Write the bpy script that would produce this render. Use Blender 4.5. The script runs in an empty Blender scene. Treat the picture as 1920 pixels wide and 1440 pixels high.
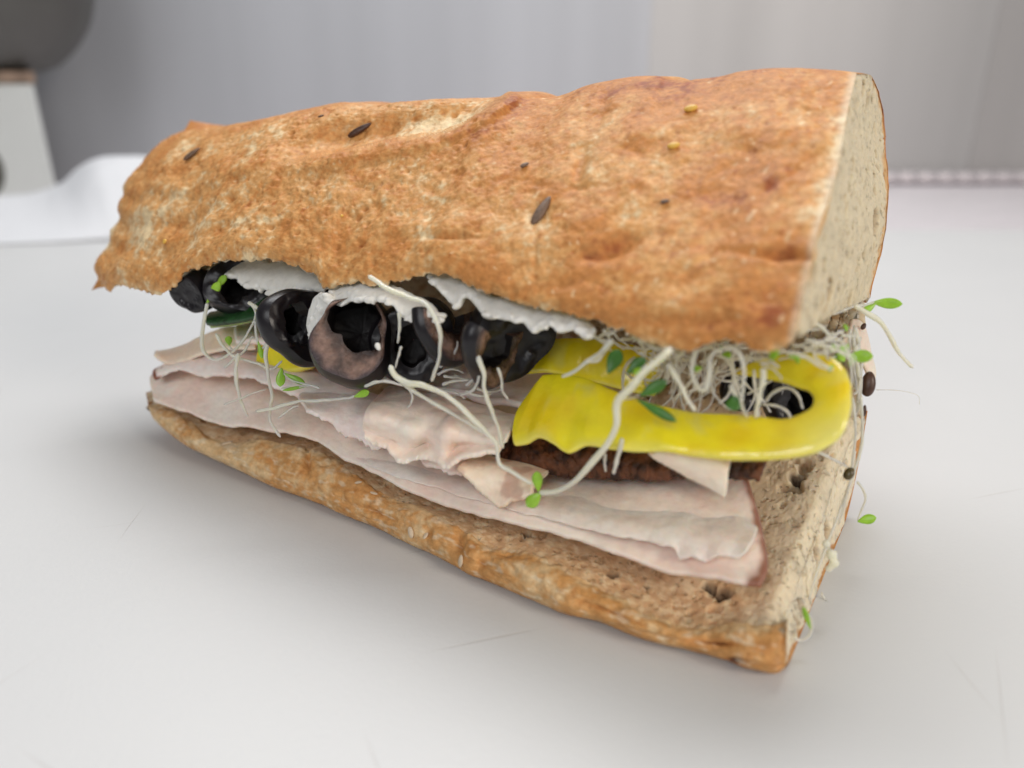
import bpy, math, random
import numpy as np
from mathutils import Vector

C = bpy.context.scene
random.seed(7)
RNG = np.random.RandomState(11)
S = 0.01                                   # everything below is written in centimetres

# ------------------------------------------------------------------ camera
PITCH = math.radians(21.0); CAMH = 11.0; FPX = 1450.0
cam_d = bpy.data.cameras.new('camera'); cam = bpy.data.objects.new('camera', cam_d)
C.collection.objects.link(cam); C.camera = cam
cam.location = (0, 0, CAMH * S); cam.rotation_euler = (math.pi / 2 - PITCH, 0, 0)
cam_d.sensor_width = 36.0; cam_d.lens = 36.0 * FPX / 1920.0
cam_d.clip_start = 0.01; cam_d.clip_end = 50
cam_d.dof.use_dof = True
cam_d.dof.focus_distance = 0.20
cam_d.dof.aperture_fstop = (cam_d.lens / 1000.0) / 0.0037   # entrance pupil of 3.7 mm

# ------------------------------------------------------------------ light
w = bpy.data.worlds.new('World'); C.world = w; w.use_nodes = True
w.node_tree.nodes['Background'].inputs[0].default_value = (0.90, 0.94, 1.0, 1)
w.node_tree.nodes['Background'].inputs[1].default_value = 0.21
def area(name, loc, target, sx, sy, power, col):
    d = bpy.data.lights.new(name, 'AREA'); d.shape = 'RECTANGLE'; d.size = sx; d.size_y = sy
    d.energy = power; d.color = col
    o = bpy.data.objects.new(name, d); C.collection.objects.link(o); o.location = loc
    o.rotation_euler = (Vector(target) - Vector(loc)).to_track_quat('-Z', 'Y').to_euler()
    return o
area('ceiling_lamp', (-0.05, 0.72, 1.05), (0.0, 0.20, 0), 1.0, 0.5, 13.0, (0.99, 0.99, 1.0))
area('right_lamp', (0.75, -0.45, 0.55), (0.05, 0.18, 0.03), 0.35, 0.35, 6.5, (1.0, 0.90, 0.79))
area('front_lamp', (-0.35, -0.75, 0.75), (0.0, 0.18, 0.02), 0.7, 0.5, 6.0, (0.98, 0.985, 1.0))
area('wall_lamp', (0.25, 0.62, 1.15), (0.15, 1.07, 0.15), 0.6, 0.25, 2.2, (1.0, 0.95, 0.92))
C.view_settings.view_transform = 'Standard'; C.view_settings.look = 'None'
C.view_settings.exposure = -0.26; C.view_settings.gamma = 1.0
C.cycles.max_bounces = 8

# ------------------------------------------------------------------ helpers
cp, sp = math.cos(PITCH), math.sin(PITCH)
def P(px, py, t):
    "a point t cm in front of the lens"
    px = np.asarray(px, float); py = np.asarray(py, float); t = np.asarray(t, float)
    a = (px - 960) / FPX; b = (720 - py) / FPX
    return np.stack([a * t, t * (cp + b * sp), CAMH + t * (-sp + b * cp)], -1)
rel = lambda W: (W - np.array([0, 0, CAMH]))
def project(W):
    R_ = rel(W); t = R_[..., 1] * cp - R_[..., 2] * sp; upv = R_[..., 1] * sp + R_[..., 2] * cp
    return 960 + FPX * R_[..., 0] / t, 720 - FPX * upv / t
def tT(px): return 1.0 / (0.0741 - 0.0324 * (1490 - np.asarray(px, float)) / 1290)
def tL(px): return 1.0 / (0.0645 - 0.0245 * (1460 - np.asarray(px, float)) / 1182)
def B(px, py):
    "distance of the open front of the sandwich"
    f = np.clip((np.asarray(py, float) - 600) / 350, 0, 1)
    return tT(px) * (1 - f) + tL(px) * f

_perm = np.concatenate([RNG.permutation(256)] * 3)
_g = RNG.randn(256, 3); _g /= np.linalg.norm(_g, axis=1)[:, None]
def noise(p, scale=1.0, seed=0.0):
    p = np.asarray(p, float) * scale + np.array([seed * 17.3, seed * 5.7, seed * 9.1])
    i = np.floor(p).astype(int); f = p - i; u = f * f * f * (f * (f * 6 - 15) + 10)
    i &= 255; r = 0
    for dx in (0, 1):
        for dy in (0, 1):
            for dz in (0, 1):
                h = _perm[_perm[_perm[i[..., 0] + dx] + i[..., 1] + dy] + i[..., 2] + dz]
                d = f - np.array([dx, dy, dz])
                wgt = (u[..., 0] if dx else 1 - u[..., 0]) * (u[..., 1] if dy else 1 - u[..., 1]) * (u[..., 2] if dz else 1 - u[..., 2])
                r = r + wgt * (_g[h] * d).sum(-1)
    return r * 1.6
def fbm(p, scale, octv=4, seed=0.0, gain=0.5):
    r = 0; a = 1; tot = 0
    for k in range(octv):
        r = r + a * noise(p, scale * 2 ** k, seed + k * 1.37); tot += a; a *= gain
    return r / tot
def worley(p, scale, seed=0.0):
    "distance to nearest cell point and that cell's random value"
    p = np.asarray(p, float) * scale + seed * 3.7
    i = np.floor(p).astype(int); best = np.full(p.shape[:-1], 9.0); val = np.zeros(p.shape[:-1])
    for dx in (-1, 0, 1):
        for dy in (-1, 0, 1):
            for dz in (-1, 0, 1):
                c = i + np.array([dx, dy, dz]); k = c & 255
                h = _perm[_perm[_perm[k[..., 0]] + k[..., 1]] + k[..., 2]]
                q = c + np.stack([_perm[h + 11], _perm[h + 47], _perm[h + 101]], -1) / 255.0
                d = np.linalg.norm(q - p, axis=-1); m = d < best
                best = np.where(m, d, best); val = np.where(m, _perm[h + 200] / 255.0, val)
    return best, val
def sstep(a, b, x):
    t = np.clip((x - a) / (b - a), 0, 1); return t * t * (3 - 2 * t)
def resample(pts, n, smooth=True):
    "Catmull-Rom through the points, n samples evenly spread"
    pts = np.asarray(pts, float)
    if len(pts) == 2: 
        k = np.linspace(0, 1, n)[:, None]; return pts[0] * (1 - k) + pts[1] * k
    L = np.concatenate([[0], np.cumsum(np.linalg.norm(np.diff(pts, axis=0), axis=1))]); L /= L[-1]
    return at_param(pts, L, np.linspace(0, 1, n))
def at_param(pts, L, u):
    pts = np.asarray(pts, float)
    ext = np.vstack([2 * pts[0] - pts[1], pts, 2 * pts[-1] - pts[-2]])
    k = np.clip(np.searchsorted(L, u, side='right') - 1, 0, len(pts) - 2)
    t = ((u - L[k]) / np.maximum(L[k + 1] - L[k], 1e-9))[:, None]
    p0, p1, p2, p3 = ext[k], ext[k + 1], ext[k + 2], ext[k + 3]
    return 0.5 * (2 * p1 + (p2 - p0) * t + (2 * p0 - 5 * p1 + 4 * p2 - p3) * t ** 2 + (3 * p1 - p0 - 3 * p2 + p3) * t ** 3)
def curve_fn(pts):
    pts = np.asarray(pts, float)
    L = np.concatenate([[0], np.cumsum(np.linalg.norm(np.diff(pts, axis=0), axis=1))]); L /= L[-1]
    return lambda u: at_param(pts, L, np.asarray(u, float))
def normals(G):
    du = np.gradient(G, axis=1); dv = np.gradient(G, axis=0)
    n = np.cross(du, dv); return n / np.maximum(np.linalg.norm(n, axis=-1, keepdims=True), 1e-12)
def grid_faces(M, N, off=0, wrap_u=False, flip=False):
    i = np.arange(M - 1)[:, None]; j = np.arange(N if wrap_u else N - 1)[None, :]
    a = i * N + j; b = i * N + (j + 1) % N; c = (i + 1) * N + (j + 1) % N; d = (i + 1) * N + j
    q = np.stack([a, b, c, d], -1).reshape(-1, 4) + off
    return q[:, ::-1] if flip else q

# ---- linking
def tag(o, label=None, cat=None, group=None, kind=None):
    if label: o['label'] = label
    if cat: o['category'] = cat
    if group: o['group'] = group
    if kind: o['kind'] = kind
    return o
def empty(name, loc):
    o = bpy.data.objects.new(name, None); C.collection.objects.link(o)
    o.location = tuple(np.asarray(loc) * S); o.empty_display_size = 0.01; return o
def mesh_obj(name, V, F, mat, parent=None, col=None, smooth=True, origin=None, rough=None):
    V = np.asarray(V, float)
    if parent is not None: org = np.array(parent['_org'])
    elif origin is not None: org = np.asarray(origin, float)
    else: org = np.array([V[:, 0].mean(), V[:, 1].mean(), V[:, 2].min()])
    me = bpy.data.meshes.new(name)
    Vl = (V - org) * S
    if isinstance(F, np.ndarray) and F.ndim == 2:
        nf, k = F.shape
        me.vertices.add(len(Vl)); me.vertices.foreach_set('co', Vl.astype(np.float32).ravel())
        me.loops.add(nf * k); me.loops.foreach_set('vertex_index', F.astype(np.int32).ravel())
        me.polygons.add(nf); me.polygons.foreach_set('loop_start', np.arange(0, nf * k, k, dtype=np.int32))
        me.polygons.foreach_set('loop_total', np.full(nf, k, dtype=np.int32))
    else:
        me.from_pydata([tuple(v) for v in Vl], [], [tuple(int(i) for i in f) for f in F])
    if col is not None:
        a = me.color_attributes.new('Col', 'FLOAT_COLOR', 'POINT')
        c = np.ones((len(Vl), 4), np.float32); c[:, :3] = np.asarray(col).reshape(-1, 3)
        a.data.foreach_set('color', c.ravel())
    me.update(calc_edges=True); me.validate()
    if smooth: me.polygons.foreach_set('use_smooth', np.ones(len(me.polygons), dtype=bool))
    me.materials.append(mat)
    o = bpy.data.objects.new(name, me); C.collection.objects.link(o)
    if parent is not None: o.parent = parent
    else: o.location = tuple(org * S)
    return o
def thing(name, org, label, cat, group=None):
    o = empty(name, org); o['_org'] = [float(x) for x in org]; return tag(o, label, cat, group)
THINGS = []

# ------------------------------------------------------------------ materials
def sr(r, g, b):
    f = lambda c: (c / 255 / 12.92) if c / 255 <= .04045 else ((c / 255 + .055) / 1.055) ** 2.4
    return (f(r), f(g), f(b))
def mat(name, base=(.5, .5, .5), rough=.5, sss=0, sss_r=(1, .4, .2), sss_s=.002, spec=.5, coat=0.0, trans=0, vcol=False,
        var=0.0, var_scale=200, bump=0.0, bump_scale=400, bump_dist=.0004, metal=0, det=6, ior=1.45, bump2=None, stretch=None):
    m = bpy.data.materials.new(name); m.use_nodes = True; nt = m.node_tree; b = nt.nodes['Principled BSDF']
    N = nt.nodes.new; L = nt.links.new
    tc = N('ShaderNodeTexCoord'); vec = tc.outputs['Object']
    if stretch:
        mp = N('ShaderNodeMapping'); mp.inputs['Scale'].default_value = stretch; L(vec, mp.inputs[0]); vec = mp.outputs[0]
    if vcol:
        a = N('ShaderNodeAttribute'); a.attribute_name = 'Col'; csock = a.outputs['Color']
    else:
        r = N('ShaderNodeRGB'); r.outputs[0].default_value = (*base, 1); csock = r.outputs[0]
    if var:
        n = N('ShaderNodeTexNoise'); n.inputs['Scale'].default_value = var_scale; n.inputs['Detail'].default_value = det
        n.inputs['Roughness'].default_value = .65; L(vec, n.inputs['Vector'])
        mr = N('ShaderNodeMapRange'); mr.inputs[1].default_value = .3; mr.inputs[2].default_value = .7
        mr.inputs[3].default_value = 1 - var; mr.inputs[4].default_value = 1 + var; L(n.outputs[0], mr.inputs[0])
        vm = N('ShaderNodeVectorMath'); vm.operation = 'SCALE'; L(csock, vm.inputs[0]); L(mr.outputs[0], vm.inputs['Scale'])
        csock = vm.outputs[0]
    L(csock, b.inputs['Base Color'])
    if bump:
        n = N('ShaderNodeTexNoise'); n.inputs['Scale'].default_value = bump_scale; n.inputs['Detail'].default_value = det
        n.inputs['Roughness'].default_value = .6; L(vec, n.inputs['Vector'])
        bp = N('ShaderNodeBump'); bp.inputs['Strength'].default_value = bump; bp.inputs['Distance'].default_value = bump_dist
        L(n.outputs[0], bp.inputs['Height']); L(bp.outputs[0], b.inputs['Normal'])
    b.inputs['Roughness'].default_value = rough; b.inputs['Metallic'].default_value = metal
    b.inputs['Specular IOR Level'].default_value = spec; b.inputs['IOR'].default_value = ior
    b.inputs['Coat Weight'].default_value = coat; b.inputs['Coat Roughness'].default_value = .12
    b.inputs['Transmission Weight'].default_value = trans
    if sss:
        b.inputs['Subsurface Weight'].default_value = sss; b.inputs['Subsurface Radius'].default_value = sss_r
        b.inputs['Subsurface Scale'].default_value = sss_s
    return m
M = {}
M['crust'] = mat('crust', rough=.5, vcol=True, var=.22, var_scale=520, bump=.8, bump_scale=800, bump_dist=.0003, spec=.28)
M['crumb'] = mat('crumb', rough=.8, vcol=True, var=.08, var_scale=800, bump=.6, bump_scale=1100, bump_dist=.0004, spec=.12, sss=.5, sss_s=.004, sss_r=(1, .75, .5))
def pores(m, sc=420, k=.45, dist=.0006):
    nt = m.node_tree; b = nt.nodes['Principled BSDF']; N = nt.nodes.new; L = nt.links.new
    tc = N('ShaderNodeTexCoord'); n = N('ShaderNodeTexNoise'); n.inputs['Scale'].default_value = 260; n.inputs['Detail'].default_value = 3; L(tc.outputs['Object'], n.inputs['Vector'])
    ma = N('ShaderNodeVectorMath'); ma.operation = 'MULTIPLY_ADD'; ma.inputs[1].default_value = (.003, .003, .003); L(n.outputs['Color'], ma.inputs[0]); L(tc.outputs['Object'], ma.inputs[2])
    tot = None
    for s_, lo_, hi_ in ((sc, .12, .42), (sc * 2.3, .10, .45)):
        v = N('ShaderNodeTexVoronoi'); v.inputs['Scale'].default_value = s_; L(ma.outputs[0], v.inputs['Vector'])
        mr = N('ShaderNodeMapRange'); mr.interpolation_type = 'SMOOTHSTEP'; mr.inputs[1].default_value = lo_; mr.inputs[2].default_value = hi_; L(v.outputs['Distance'], mr.inputs[0])
        sp_ = N('ShaderNodeSeparateColor'); L(v.outputs['Color'], sp_.inputs[0]); gt = N('ShaderNodeMath'); gt.operation = 'GREATER_THAN'; gt.inputs[1].default_value = .3; L(sp_.outputs[0], gt.inputs[0])
        mx_ = N('ShaderNodeMath'); mx_.operation = 'MAXIMUM'; L(mr.outputs[0], mx_.inputs[0]); L(gt.outputs[0], mx_.inputs[1])
        if tot is None: tot = mx_.outputs[0]
        else:
            t_ = N('ShaderNodeMath'); t_.operation = 'MULTIPLY'; L(tot, t_.inputs[0]); L(mx_.outputs[0], t_.inputs[1]); tot = t_.outputs[0]
    old = b.inputs['Base Color'].links[0].from_socket
    f = N('ShaderNodeMapRange'); f.inputs[3].default_value = 1 - k; f.inputs[4].default_value = 1.04; L(tot, f.inputs[0])
    vm = N('ShaderNodeVectorMath'); vm.operation = 'SCALE'; L(old, vm.inputs[0]); L(f.outputs[0], vm.inputs['Scale']); L(vm.outputs[0], b.inputs['Base Color'])
    obp = b.inputs['Normal'].links[0].from_node; bp = N('ShaderNodeBump'); bp.inputs['Distance'].default_value = dist; bp.inputs['Strength'].default_value = .9
    L(tot, bp.inputs['Height']); L(bp.outputs[0], obp.inputs['Normal'])
pores(M['crumb'], 300, .20, .0005)
M['turkey'] = mat('turkey', rough=.30, vcol=True, var=.05, var_scale=300, bump=.7, bump_scale=500, bump_dist=.0004, sss=.4, sss_s=.0025, sss_r=(1, .5, .32), spec=.55)
M['skin'] = mat('roast_skin', rough=.5, vcol=True, var=.4, var_scale=350, bump=.9, bump_scale=500, bump_dist=.0008)
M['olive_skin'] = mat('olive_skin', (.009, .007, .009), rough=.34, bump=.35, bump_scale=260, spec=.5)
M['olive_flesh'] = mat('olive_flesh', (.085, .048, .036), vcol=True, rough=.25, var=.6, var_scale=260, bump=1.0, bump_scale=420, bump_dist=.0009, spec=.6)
M['olive_hollow'] = mat('olive_hollow', (.008, .006, .006), rough=.5, var=.4, var_scale=300, bump=.5, bump_scale=500, spec=.25)
M['pepper'] = mat('banana_pepper', rough=.2, vcol=True, var=.07, var_scale=150, bump=.4, bump_scale=110, bump_dist=.0012, sss=.3, sss_s=.003, sss_r=(1, .8, .1), spec=.6, coat=.8)
M['cucumber'] = mat('cucumber_skin', (.012, .055, .012), rough=.22, var=.5, var_scale=200, bump=.4, bump_scale=400, spec=.5, stretch=(1, 6, 1))
M['cuke_flesh'] = mat('cucumber_flesh', (.30, .42, .12), rough=.25, var=.2, var_scale=200, sss=.3, sss_s=.003)
M['mayo'] = mat('mayonnaise', (.84, .82, .76), rough=.18, var=.10, var_scale=220, bump=.7, bump_scale=260, bump_dist=.0006, sss=.3, sss_s=.002, sss_r=(1, .9, .7), spec=.5)
M['stem'] = mat('sprout_stem', (.96, .88, .62), rough=.16, var=.06, var_scale=150, sss=.9, sss_s=.004, sss_r=(1, .9, .6), spec=.5, trans=.12, bump=.15, bump_scale=300)
M['leaf'] = mat('sprout_leaf', (.28, .50, .04), rough=.28, var=.25, var_scale=250, sss=.2, sss_s=.002, sss_r=(.6, 1, .1), bump=.3, bump_scale=300)
M['dleaf'] = mat('sprout_leaf_dark', (.05, .16, .02), rough=.35, var=.25, var_scale=250, bump=.3, bump_scale=300)
M['seed'] = mat('seed_brown', (.075, .035, .022), rough=.35, var=.35, var_scale=500, bump=.4, bump_scale=600)
M['seedg'] = mat('seed_grey', (.16, .10, .065), rough=.5, var=.45, var_scale=700, bump=.4, bump_scale=600)
M['grit'] = mat('corn_grit', (.70, .42, .07), rough=.4, var=.1)
M['flake'] = mat('oat_flake', (.68, .54, .38), rough=.6, var=.15, var_scale=500, bump=.5)

# ------------------------------------------------------------------ setting
def box(name, x0, x1, y0, y1, z0, z1, m, parent=None, bev=0.0, label=None, cat=None, kind=None):
    V = np.array([(x, y, z) for x in (x0, x1) for y in (y0, y1) for z in (z0, z1)], float)
    F = [(0, 1, 3, 2), (4, 6, 7, 5), (0, 4, 5, 1), (2, 3, 7, 6), (0, 2, 6, 4), (1, 5, 7, 3)]
    o = mesh_obj(name, V, F, m, parent, smooth=False)
    if bev:
        b = o.modifiers.new('bevel', 'BEVEL'); b.width = bev * S; b.segments = 3
    return tag(o, label, cat, None, kind)

def board_mat():
    m = bpy.data.materials.new('cutting_board'); m.use_nodes = True; nt = m.node_tree; b = nt.nodes['Principled BSDF']
    N = nt.nodes.new; L = nt.links.new; tc = N('ShaderNodeTexCoord')
    mask = None
    for k, (rot, sx, sy) in enumerate([(8, .9, 240), (-10, 1.1, 210), (62, .8, 160), (-72, 1.2, 150), (-28, .8, 230), (24, 1.0, 200), (3, 1.6, 260)]):
        mp = N('ShaderNodeMapping'); mp.inputs['Rotation'].default_value = (0, 0, math.radians(90 + rot))
        mp.inputs['Location'].default_value = (k * .31, k * .17, 0); mp.vector_type = 'TEXTURE'; mp.inputs['Scale'].default_value = (1 / (3 * sx), 1 / sy, 1)
        dn = N('ShaderNodeTexNoise'); dn.inputs['Scale'].default_value = 6; L(tc.outputs['Object'], dn.inputs['Vector'])
        mx = N('ShaderNodeVectorMath'); mx.operation = 'MULTIPLY_ADD'; mx.inputs[1].default_value = (.012, .012, 0)
        L(dn.outputs['Color'], mx.inputs[0]); L(tc.outputs['Object'], mx.inputs[2]); L(mx.outputs[0], mp.inputs[0])
        n = N('ShaderNodeTexVoronoi'); n.feature = 'F1'; n.inputs['Scale'].default_value = 1.0; n.inputs['Randomness'].default_value = 1
        L(mp.outputs[0], n.inputs['Vector'])
        # thin core of each stretched cell = one knife mark
        r = N('ShaderNodeMapRange'); r.inputs[1].default_value = .055; r.inputs[2].default_value = .02
        r.inputs[3].default_value = 0; r.inputs[4].default_value = 1; L(n.outputs['Distance'], r.inputs[0])
        if mask is None: mask = r.outputs[0]
        else:
            a = N('ShaderNodeMath'); a.operation = 'MAXIMUM'; L(mask, a.inputs[0]); L(r.outputs[0], a.inputs[1]); mask = a.outputs[0]
    big = N('ShaderNodeTexNoise'); big.inputs['Scale'].default_value = 14; big.inputs['Detail'].default_value = 4
    L(tc.outputs['Object'], big.inputs['Vector'])
    cr = N('ShaderNodeMix'); cr.data_type = 'RGBA'; cr.inputs['A'].default_value = (.61, .615, .615, 1); cr.inputs['B'].default_value = (.65, .655, .65, 1)
    L(big.outputs[0], cr.inputs['Factor'])
    c2 = N('ShaderNodeMix'); c2.data_type = 'RGBA'; c2.inputs['B'].default_value = (.40, .35, .31, 1)
    sc = N('ShaderNodeMath'); sc.operation = 'MULTIPLY'; sc.inputs[1].default_value = .3; L(mask, sc.inputs[0])
    L(sc.outputs[0], c2.inputs['Factor']); L(cr.outputs['Result'], c2.inputs['A']); L(c2.outputs['Result'], b.inputs['Base Color'])
    fn = N('ShaderNodeTexNoise'); fn.inputs['Scale'].default_value = 900; fn.inputs['Detail'].default_value = 3; L(tc.outputs['Object'], fn.inputs['Vector'])
    h = N('ShaderNodeMath'); h.operation = 'MULTIPLY_ADD'; h.inputs[1].default_value = -1.2; L(mask, h.inputs[0]); L(fn.outputs[0], h.inputs[2])
    bp = N('ShaderNodeBump'); bp.inputs['Strength'].default_value = .35; bp.inputs['Distance'].default_value = .0002
    L(h.outputs[0], bp.inputs['Height']); L(bp.outputs[0], b.inputs['Normal'])
    b.inputs['Roughness'].default_value = .42; b.inputs['Specular IOR Level'].default_value = .4
    return m
def steel(name, col, rough, sx=1):
    m = mat(name, col, rough=rough, metal=1.0, var=.05, var_scale=30, bump=.12, bump_scale=60, bump_dist=.0006, stretch=(1, 1, .04) if sx else (1, .05, 1))
    return m
box('cutting_board', -75, 75, -30, 64.5, -1.3, 0, board_mat(), bev=.5,
    label='white plastic cutting board with fine knife marks under the sandwich', cat='cutting board')
box('counter', -160, 160, -40, 112, -6, -1.32, mat('steel_counter', (.80, .76, .78), rough=.45, metal=.3, var=.05, var_scale=20), kind='structure')
# back wall of steel sheets with a seam; cool and warm reflections are put into their tints
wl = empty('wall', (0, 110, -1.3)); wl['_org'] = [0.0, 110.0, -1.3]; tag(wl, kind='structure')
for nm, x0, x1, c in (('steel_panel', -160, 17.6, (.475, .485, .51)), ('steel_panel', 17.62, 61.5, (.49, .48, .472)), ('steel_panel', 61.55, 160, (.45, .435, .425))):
    box(nm, x0, x1, 108, 109.5, -1.3, 90, mat('steel_reflection_tint', c, rough=.5, metal=.25, var=.14, var_scale=4, det=3, bump=.03, bump_scale=90, stretch=(1, 1, .03)), wl, bev=.03)
# beaded foot rail where the wall meets the counter, right
rv = []; rf = []
nb = 90; ns = 10
xs = np.linspace(20, 110, nb * 6)
ring = []
for x in xs:
    r = .7 + .14 * abs(math.sin(x * math.pi / 2.6)); 
    a = np.linspace(0, 2 * np.pi, ns, endpoint=False)
    ring.append(np.stack([np.full(ns, x), 107.0 + r * np.cos(a), -.3 + r * np.sin(a)], -1))
G = np.array(ring)
tag(mesh_obj('edge_trim', G.reshape(-1, 3), grid_faces(len(xs), ns, wrap_u=True), mat('trim_steel', (.74, .69, .70), rough=.4, metal=.5)),
    'beaded pale metal trim running along the foot of the back wall', 'trim')

# white container, left edge of the picture, with a dark bowl on it
def boxpts(px, py, t): return P(px, py, t)
ct = P(97, 352, 84)
cont = thing('container', (ct[0] - 14, ct[1] + 10, 0), 'white container with a brown rim at the far left behind the board', 'container')
cx, cy = ct[0] + .5, ct[1]
plastic = mat('container_plastic', (.62, .64, .62), rough=.4, var=.03, var_scale=20)
def turn(V):
    A = math.radians(35); V = np.array(V, float); dx = V[..., 0] - cx; dy = V[..., 1] - cy
    V[..., 0] = cx + dx * math.cos(A) - dy * math.sin(A); V[..., 1] = cy + dx * math.sin(A) + dy * math.cos(A); return V
def frustum(name, x0, x1, y0, y1, z0, z1, tx, m, parent):
    V = np.array([(x0, y0, z0), (x1, y0, z0), (x1, y1, z0), (x0, y1, z0), (x0 - tx, y0 - .6, z1), (x1 - tx * .6, y0 - .6, z1), (x1 - tx * .6, y1, z1), (x0 - tx, y1, z1)], float)
    V = turn(V)
    o = mesh_obj(name, V, [(0, 3, 2, 1), (4, 5, 6, 7), (0, 1, 5, 4), (1, 2, 6, 5), (2, 3, 7, 6), (3, 0, 4, 7)], m, parent, smooth=False)
    b = o.modifiers.new('bevel', 'BEVEL'); b.width = .3 * S; b.segments = 3; return o
frustum('body', cx - 26, cx, cy, cy + 20, 0.02, 11.3, .3, plastic, cont)
frustum('rim', cx - 26.4, cx + .1, cy - .5, cy + 20.2, 11.35, 12.5, 0, mat('rim_brown', (.30, .21, .15), rough=.6, var=.4, var_scale=60), cont)
V = []; a = np.linspace(0, 2 * np.pi, 28, endpoint=False); k0 = np.array([cx - 6.2, 0, 3.2])
for r, d in ((.1, -.25), (1.3, -.25), (1.7, 0), (1.9, .3)):
    V.append(np.stack([k0[0] + r * np.cos(a), np.full(28, cy + d - .35), k0[2] + r * 1.5 * np.sin(a)], -1))
mesh_obj('knob', turn(np.array(V).reshape(-1, 3)), grid_faces(4, 28, wrap_u=True), mat('knob_dark', (.10, .10, .085), rough=.4), cont)
# bowl: lathe
prof = [(0, 0), (6.5, 0), (9.5, 1.6), (12.2, 5), (13.4, 9.5), (14.2, 16), (14.4, 24), (13.9, 24), (13.5, 15), (12.6, 9.5), (9, 2.2), (0, .9)]
prof = resample(np.array(prof, float), 50); a = np.linspace(0, 2 * np.pi, 64, endpoint=False)
bx_, by_, bz_ = cx - 8.2, cy + 3, 12.52
V = np.array([np.stack([bx_ + max(r, .01) * np.cos(a), by_ + max(r, .01) * np.sin(a), np.full(64, bz_ + z)], -1) for r, z in prof])
tag(mesh_obj('bowl', V.reshape(-1, 3), grid_faces(50, 64, wrap_u=True), mat('bowl_dark', (.085, .082, .075), rough=.45, var=.2, var_scale=10), origin=(bx_, by_, bz_)),
    'dark grey rounded bowl standing on the white container, top left', 'bowl')

# rumpled white paper at the back left
rows = [[(x, y, (CAMH - .03) / (sp - (720 - y) / FPX * cp)) for x, y in ((-60, 462), (60, 458), (130, 455), (200, 452), (330, 450), (480, 448))],
        [(-60, 372, 70), (60, 365, 70), (115, 345, 69), (165, 308, 67), (215, 297, 67), (300, 300, 67), (380, 318, 67), (480, 350, 66)],
        [(-60, 380, 74), (60, 372, 74), (125, 362, 74), (175, 330, 72), (230, 320, 72), (320, 325, 72), (400, 340, 72), (480, 360, 72)]]
def spline_sheet(rows, Mv, Nu, v0=None, v1=None, world=False):
    R = np.array([resample(P(*np.array(r, float).T) if not world else np.array(r, float), Nu) for r in rows])
    K = len(rows); d = np.linalg.norm(np.diff(R, axis=0), axis=-1).mean(1); L = np.concatenate([[0], np.cumsum(d)]); L /= L[-1]
    G = np.zeros((Mv, Nu, 3)); v = np.linspace(0, 1, Mv)
    for j in range(Nu):
        a0 = 0 if v0 is None else v0[j]; a1 = 1 if v1 is None else v1[j]
        G[:, j] = at_param(R[:, j], L, a0 + (a1 - a0) * v)
    return G
def solid(G, th, edge=3, flip=False):
    "closed slab of thickness th about the sheet G, rounded off at its rim"
    Mv, Nu = G.shape[:2]; n = normals(G)
    i = np.minimum(np.arange(Mv), np.arange(Mv)[::-1])[:, None]; j = np.minimum(np.arange(Nu), np.arange(Nu)[::-1])[None, :]
    d = np.clip(np.minimum(i, j) / edge, 0, 1); pr = np.sqrt(1 - (1 - d) ** 2)[..., None]
    th = np.asarray(th, float); th = th[..., None] if th.ndim == 2 else th
    top = G + n * th / 2 * pr; bot = G - n * th / 2 * pr
    V = np.vstack([top.reshape(-1, 3), bot.reshape(-1, 3)])
    F = np.vstack([grid_faces(Mv, Nu), grid_faces(Mv, Nu, Mv * Nu, flip=True)])
    # rim of top and bottom coincide: weld
    idx = np.arange(Mv * Nu).reshape(Mv, Nu); rim = (np.minimum(i, j) == 0)
    remap = np.arange(2 * Mv * Nu); remap[idx[rim] + Mv * Nu] = idx[rim]
    return V, remap[F]
G = spline_sheet(rows, 24, 90); G += normals(G) * (fbm(G, .25, 3) * .4 * np.linspace(0, 1, 24)[:, None])[..., None]
G[..., 2] = np.maximum(G[..., 2], .03)
V, F = solid(G, .03)
tag(mesh_obj('wrapping_paper', V, F, mat('white_paper', (.70, .71, .73), rough=.6)), 'rumpled white paper with a raised fold at the back left of the board', 'paper')

# ------------------------------------------------------------------ bread
def srgbcol(c): return np.array(sr(*c))
PALE = srgbcol((240, 214, 168)); TAN = srgbcol((218, 162, 100)); GOLD = srgbcol((204, 138, 76)); RED = srgbcol((160, 88, 48)); DARK = srgbcol((96, 52, 32))
CRUMB = srgbcol((232, 218, 190)); CRUMB_D = srgbcol((176, 146, 110))
def lerp(a, b, k): k = np.asarray(k)[..., None]; return a * (1 - k) + b * k

def crust_colour(W, px=None, py=None, extra=None, brown=0.0):
    n1 = fbm(W, .55, 3, 3); n2 = fbm(W, 2.2, 4, 5); n3 = fbm(W, 7, 3, 8)
    k = .50 + brown + n1 * .75 + n2 * .55 + n3 * .50
    if extra is not None: k = k + extra
    c = lerp(PALE, TAN, sstep(-.05, .42, k)); c = lerp(c, GOLD, sstep(.42, .85, k)); c = lerp(c, RED, sstep(.95, 1.6, k))
    # toasted blisters
    d, v = worley(W + .25 * fbm(W, 2, 2, 1)[..., None], 1.7, 2)
    c = lerp(c, c * np.array([.82, .66, .52]), .6 * sstep(.34, .10, d) * (v > .6))
    d, v = worley(W + .15 * fbm(W, 3, 2, 1)[..., None], 4.2, 5)
    c = lerp(c, c * np.array([.72, .55, .45]), .7 * sstep(.30, .16, d) * (v > .62))
    c = lerp(c, PALE * 1.05, .5 * sstep(.28, .12, d) * (v < .22))
    return c * np.array([.91, .905, .90])

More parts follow.
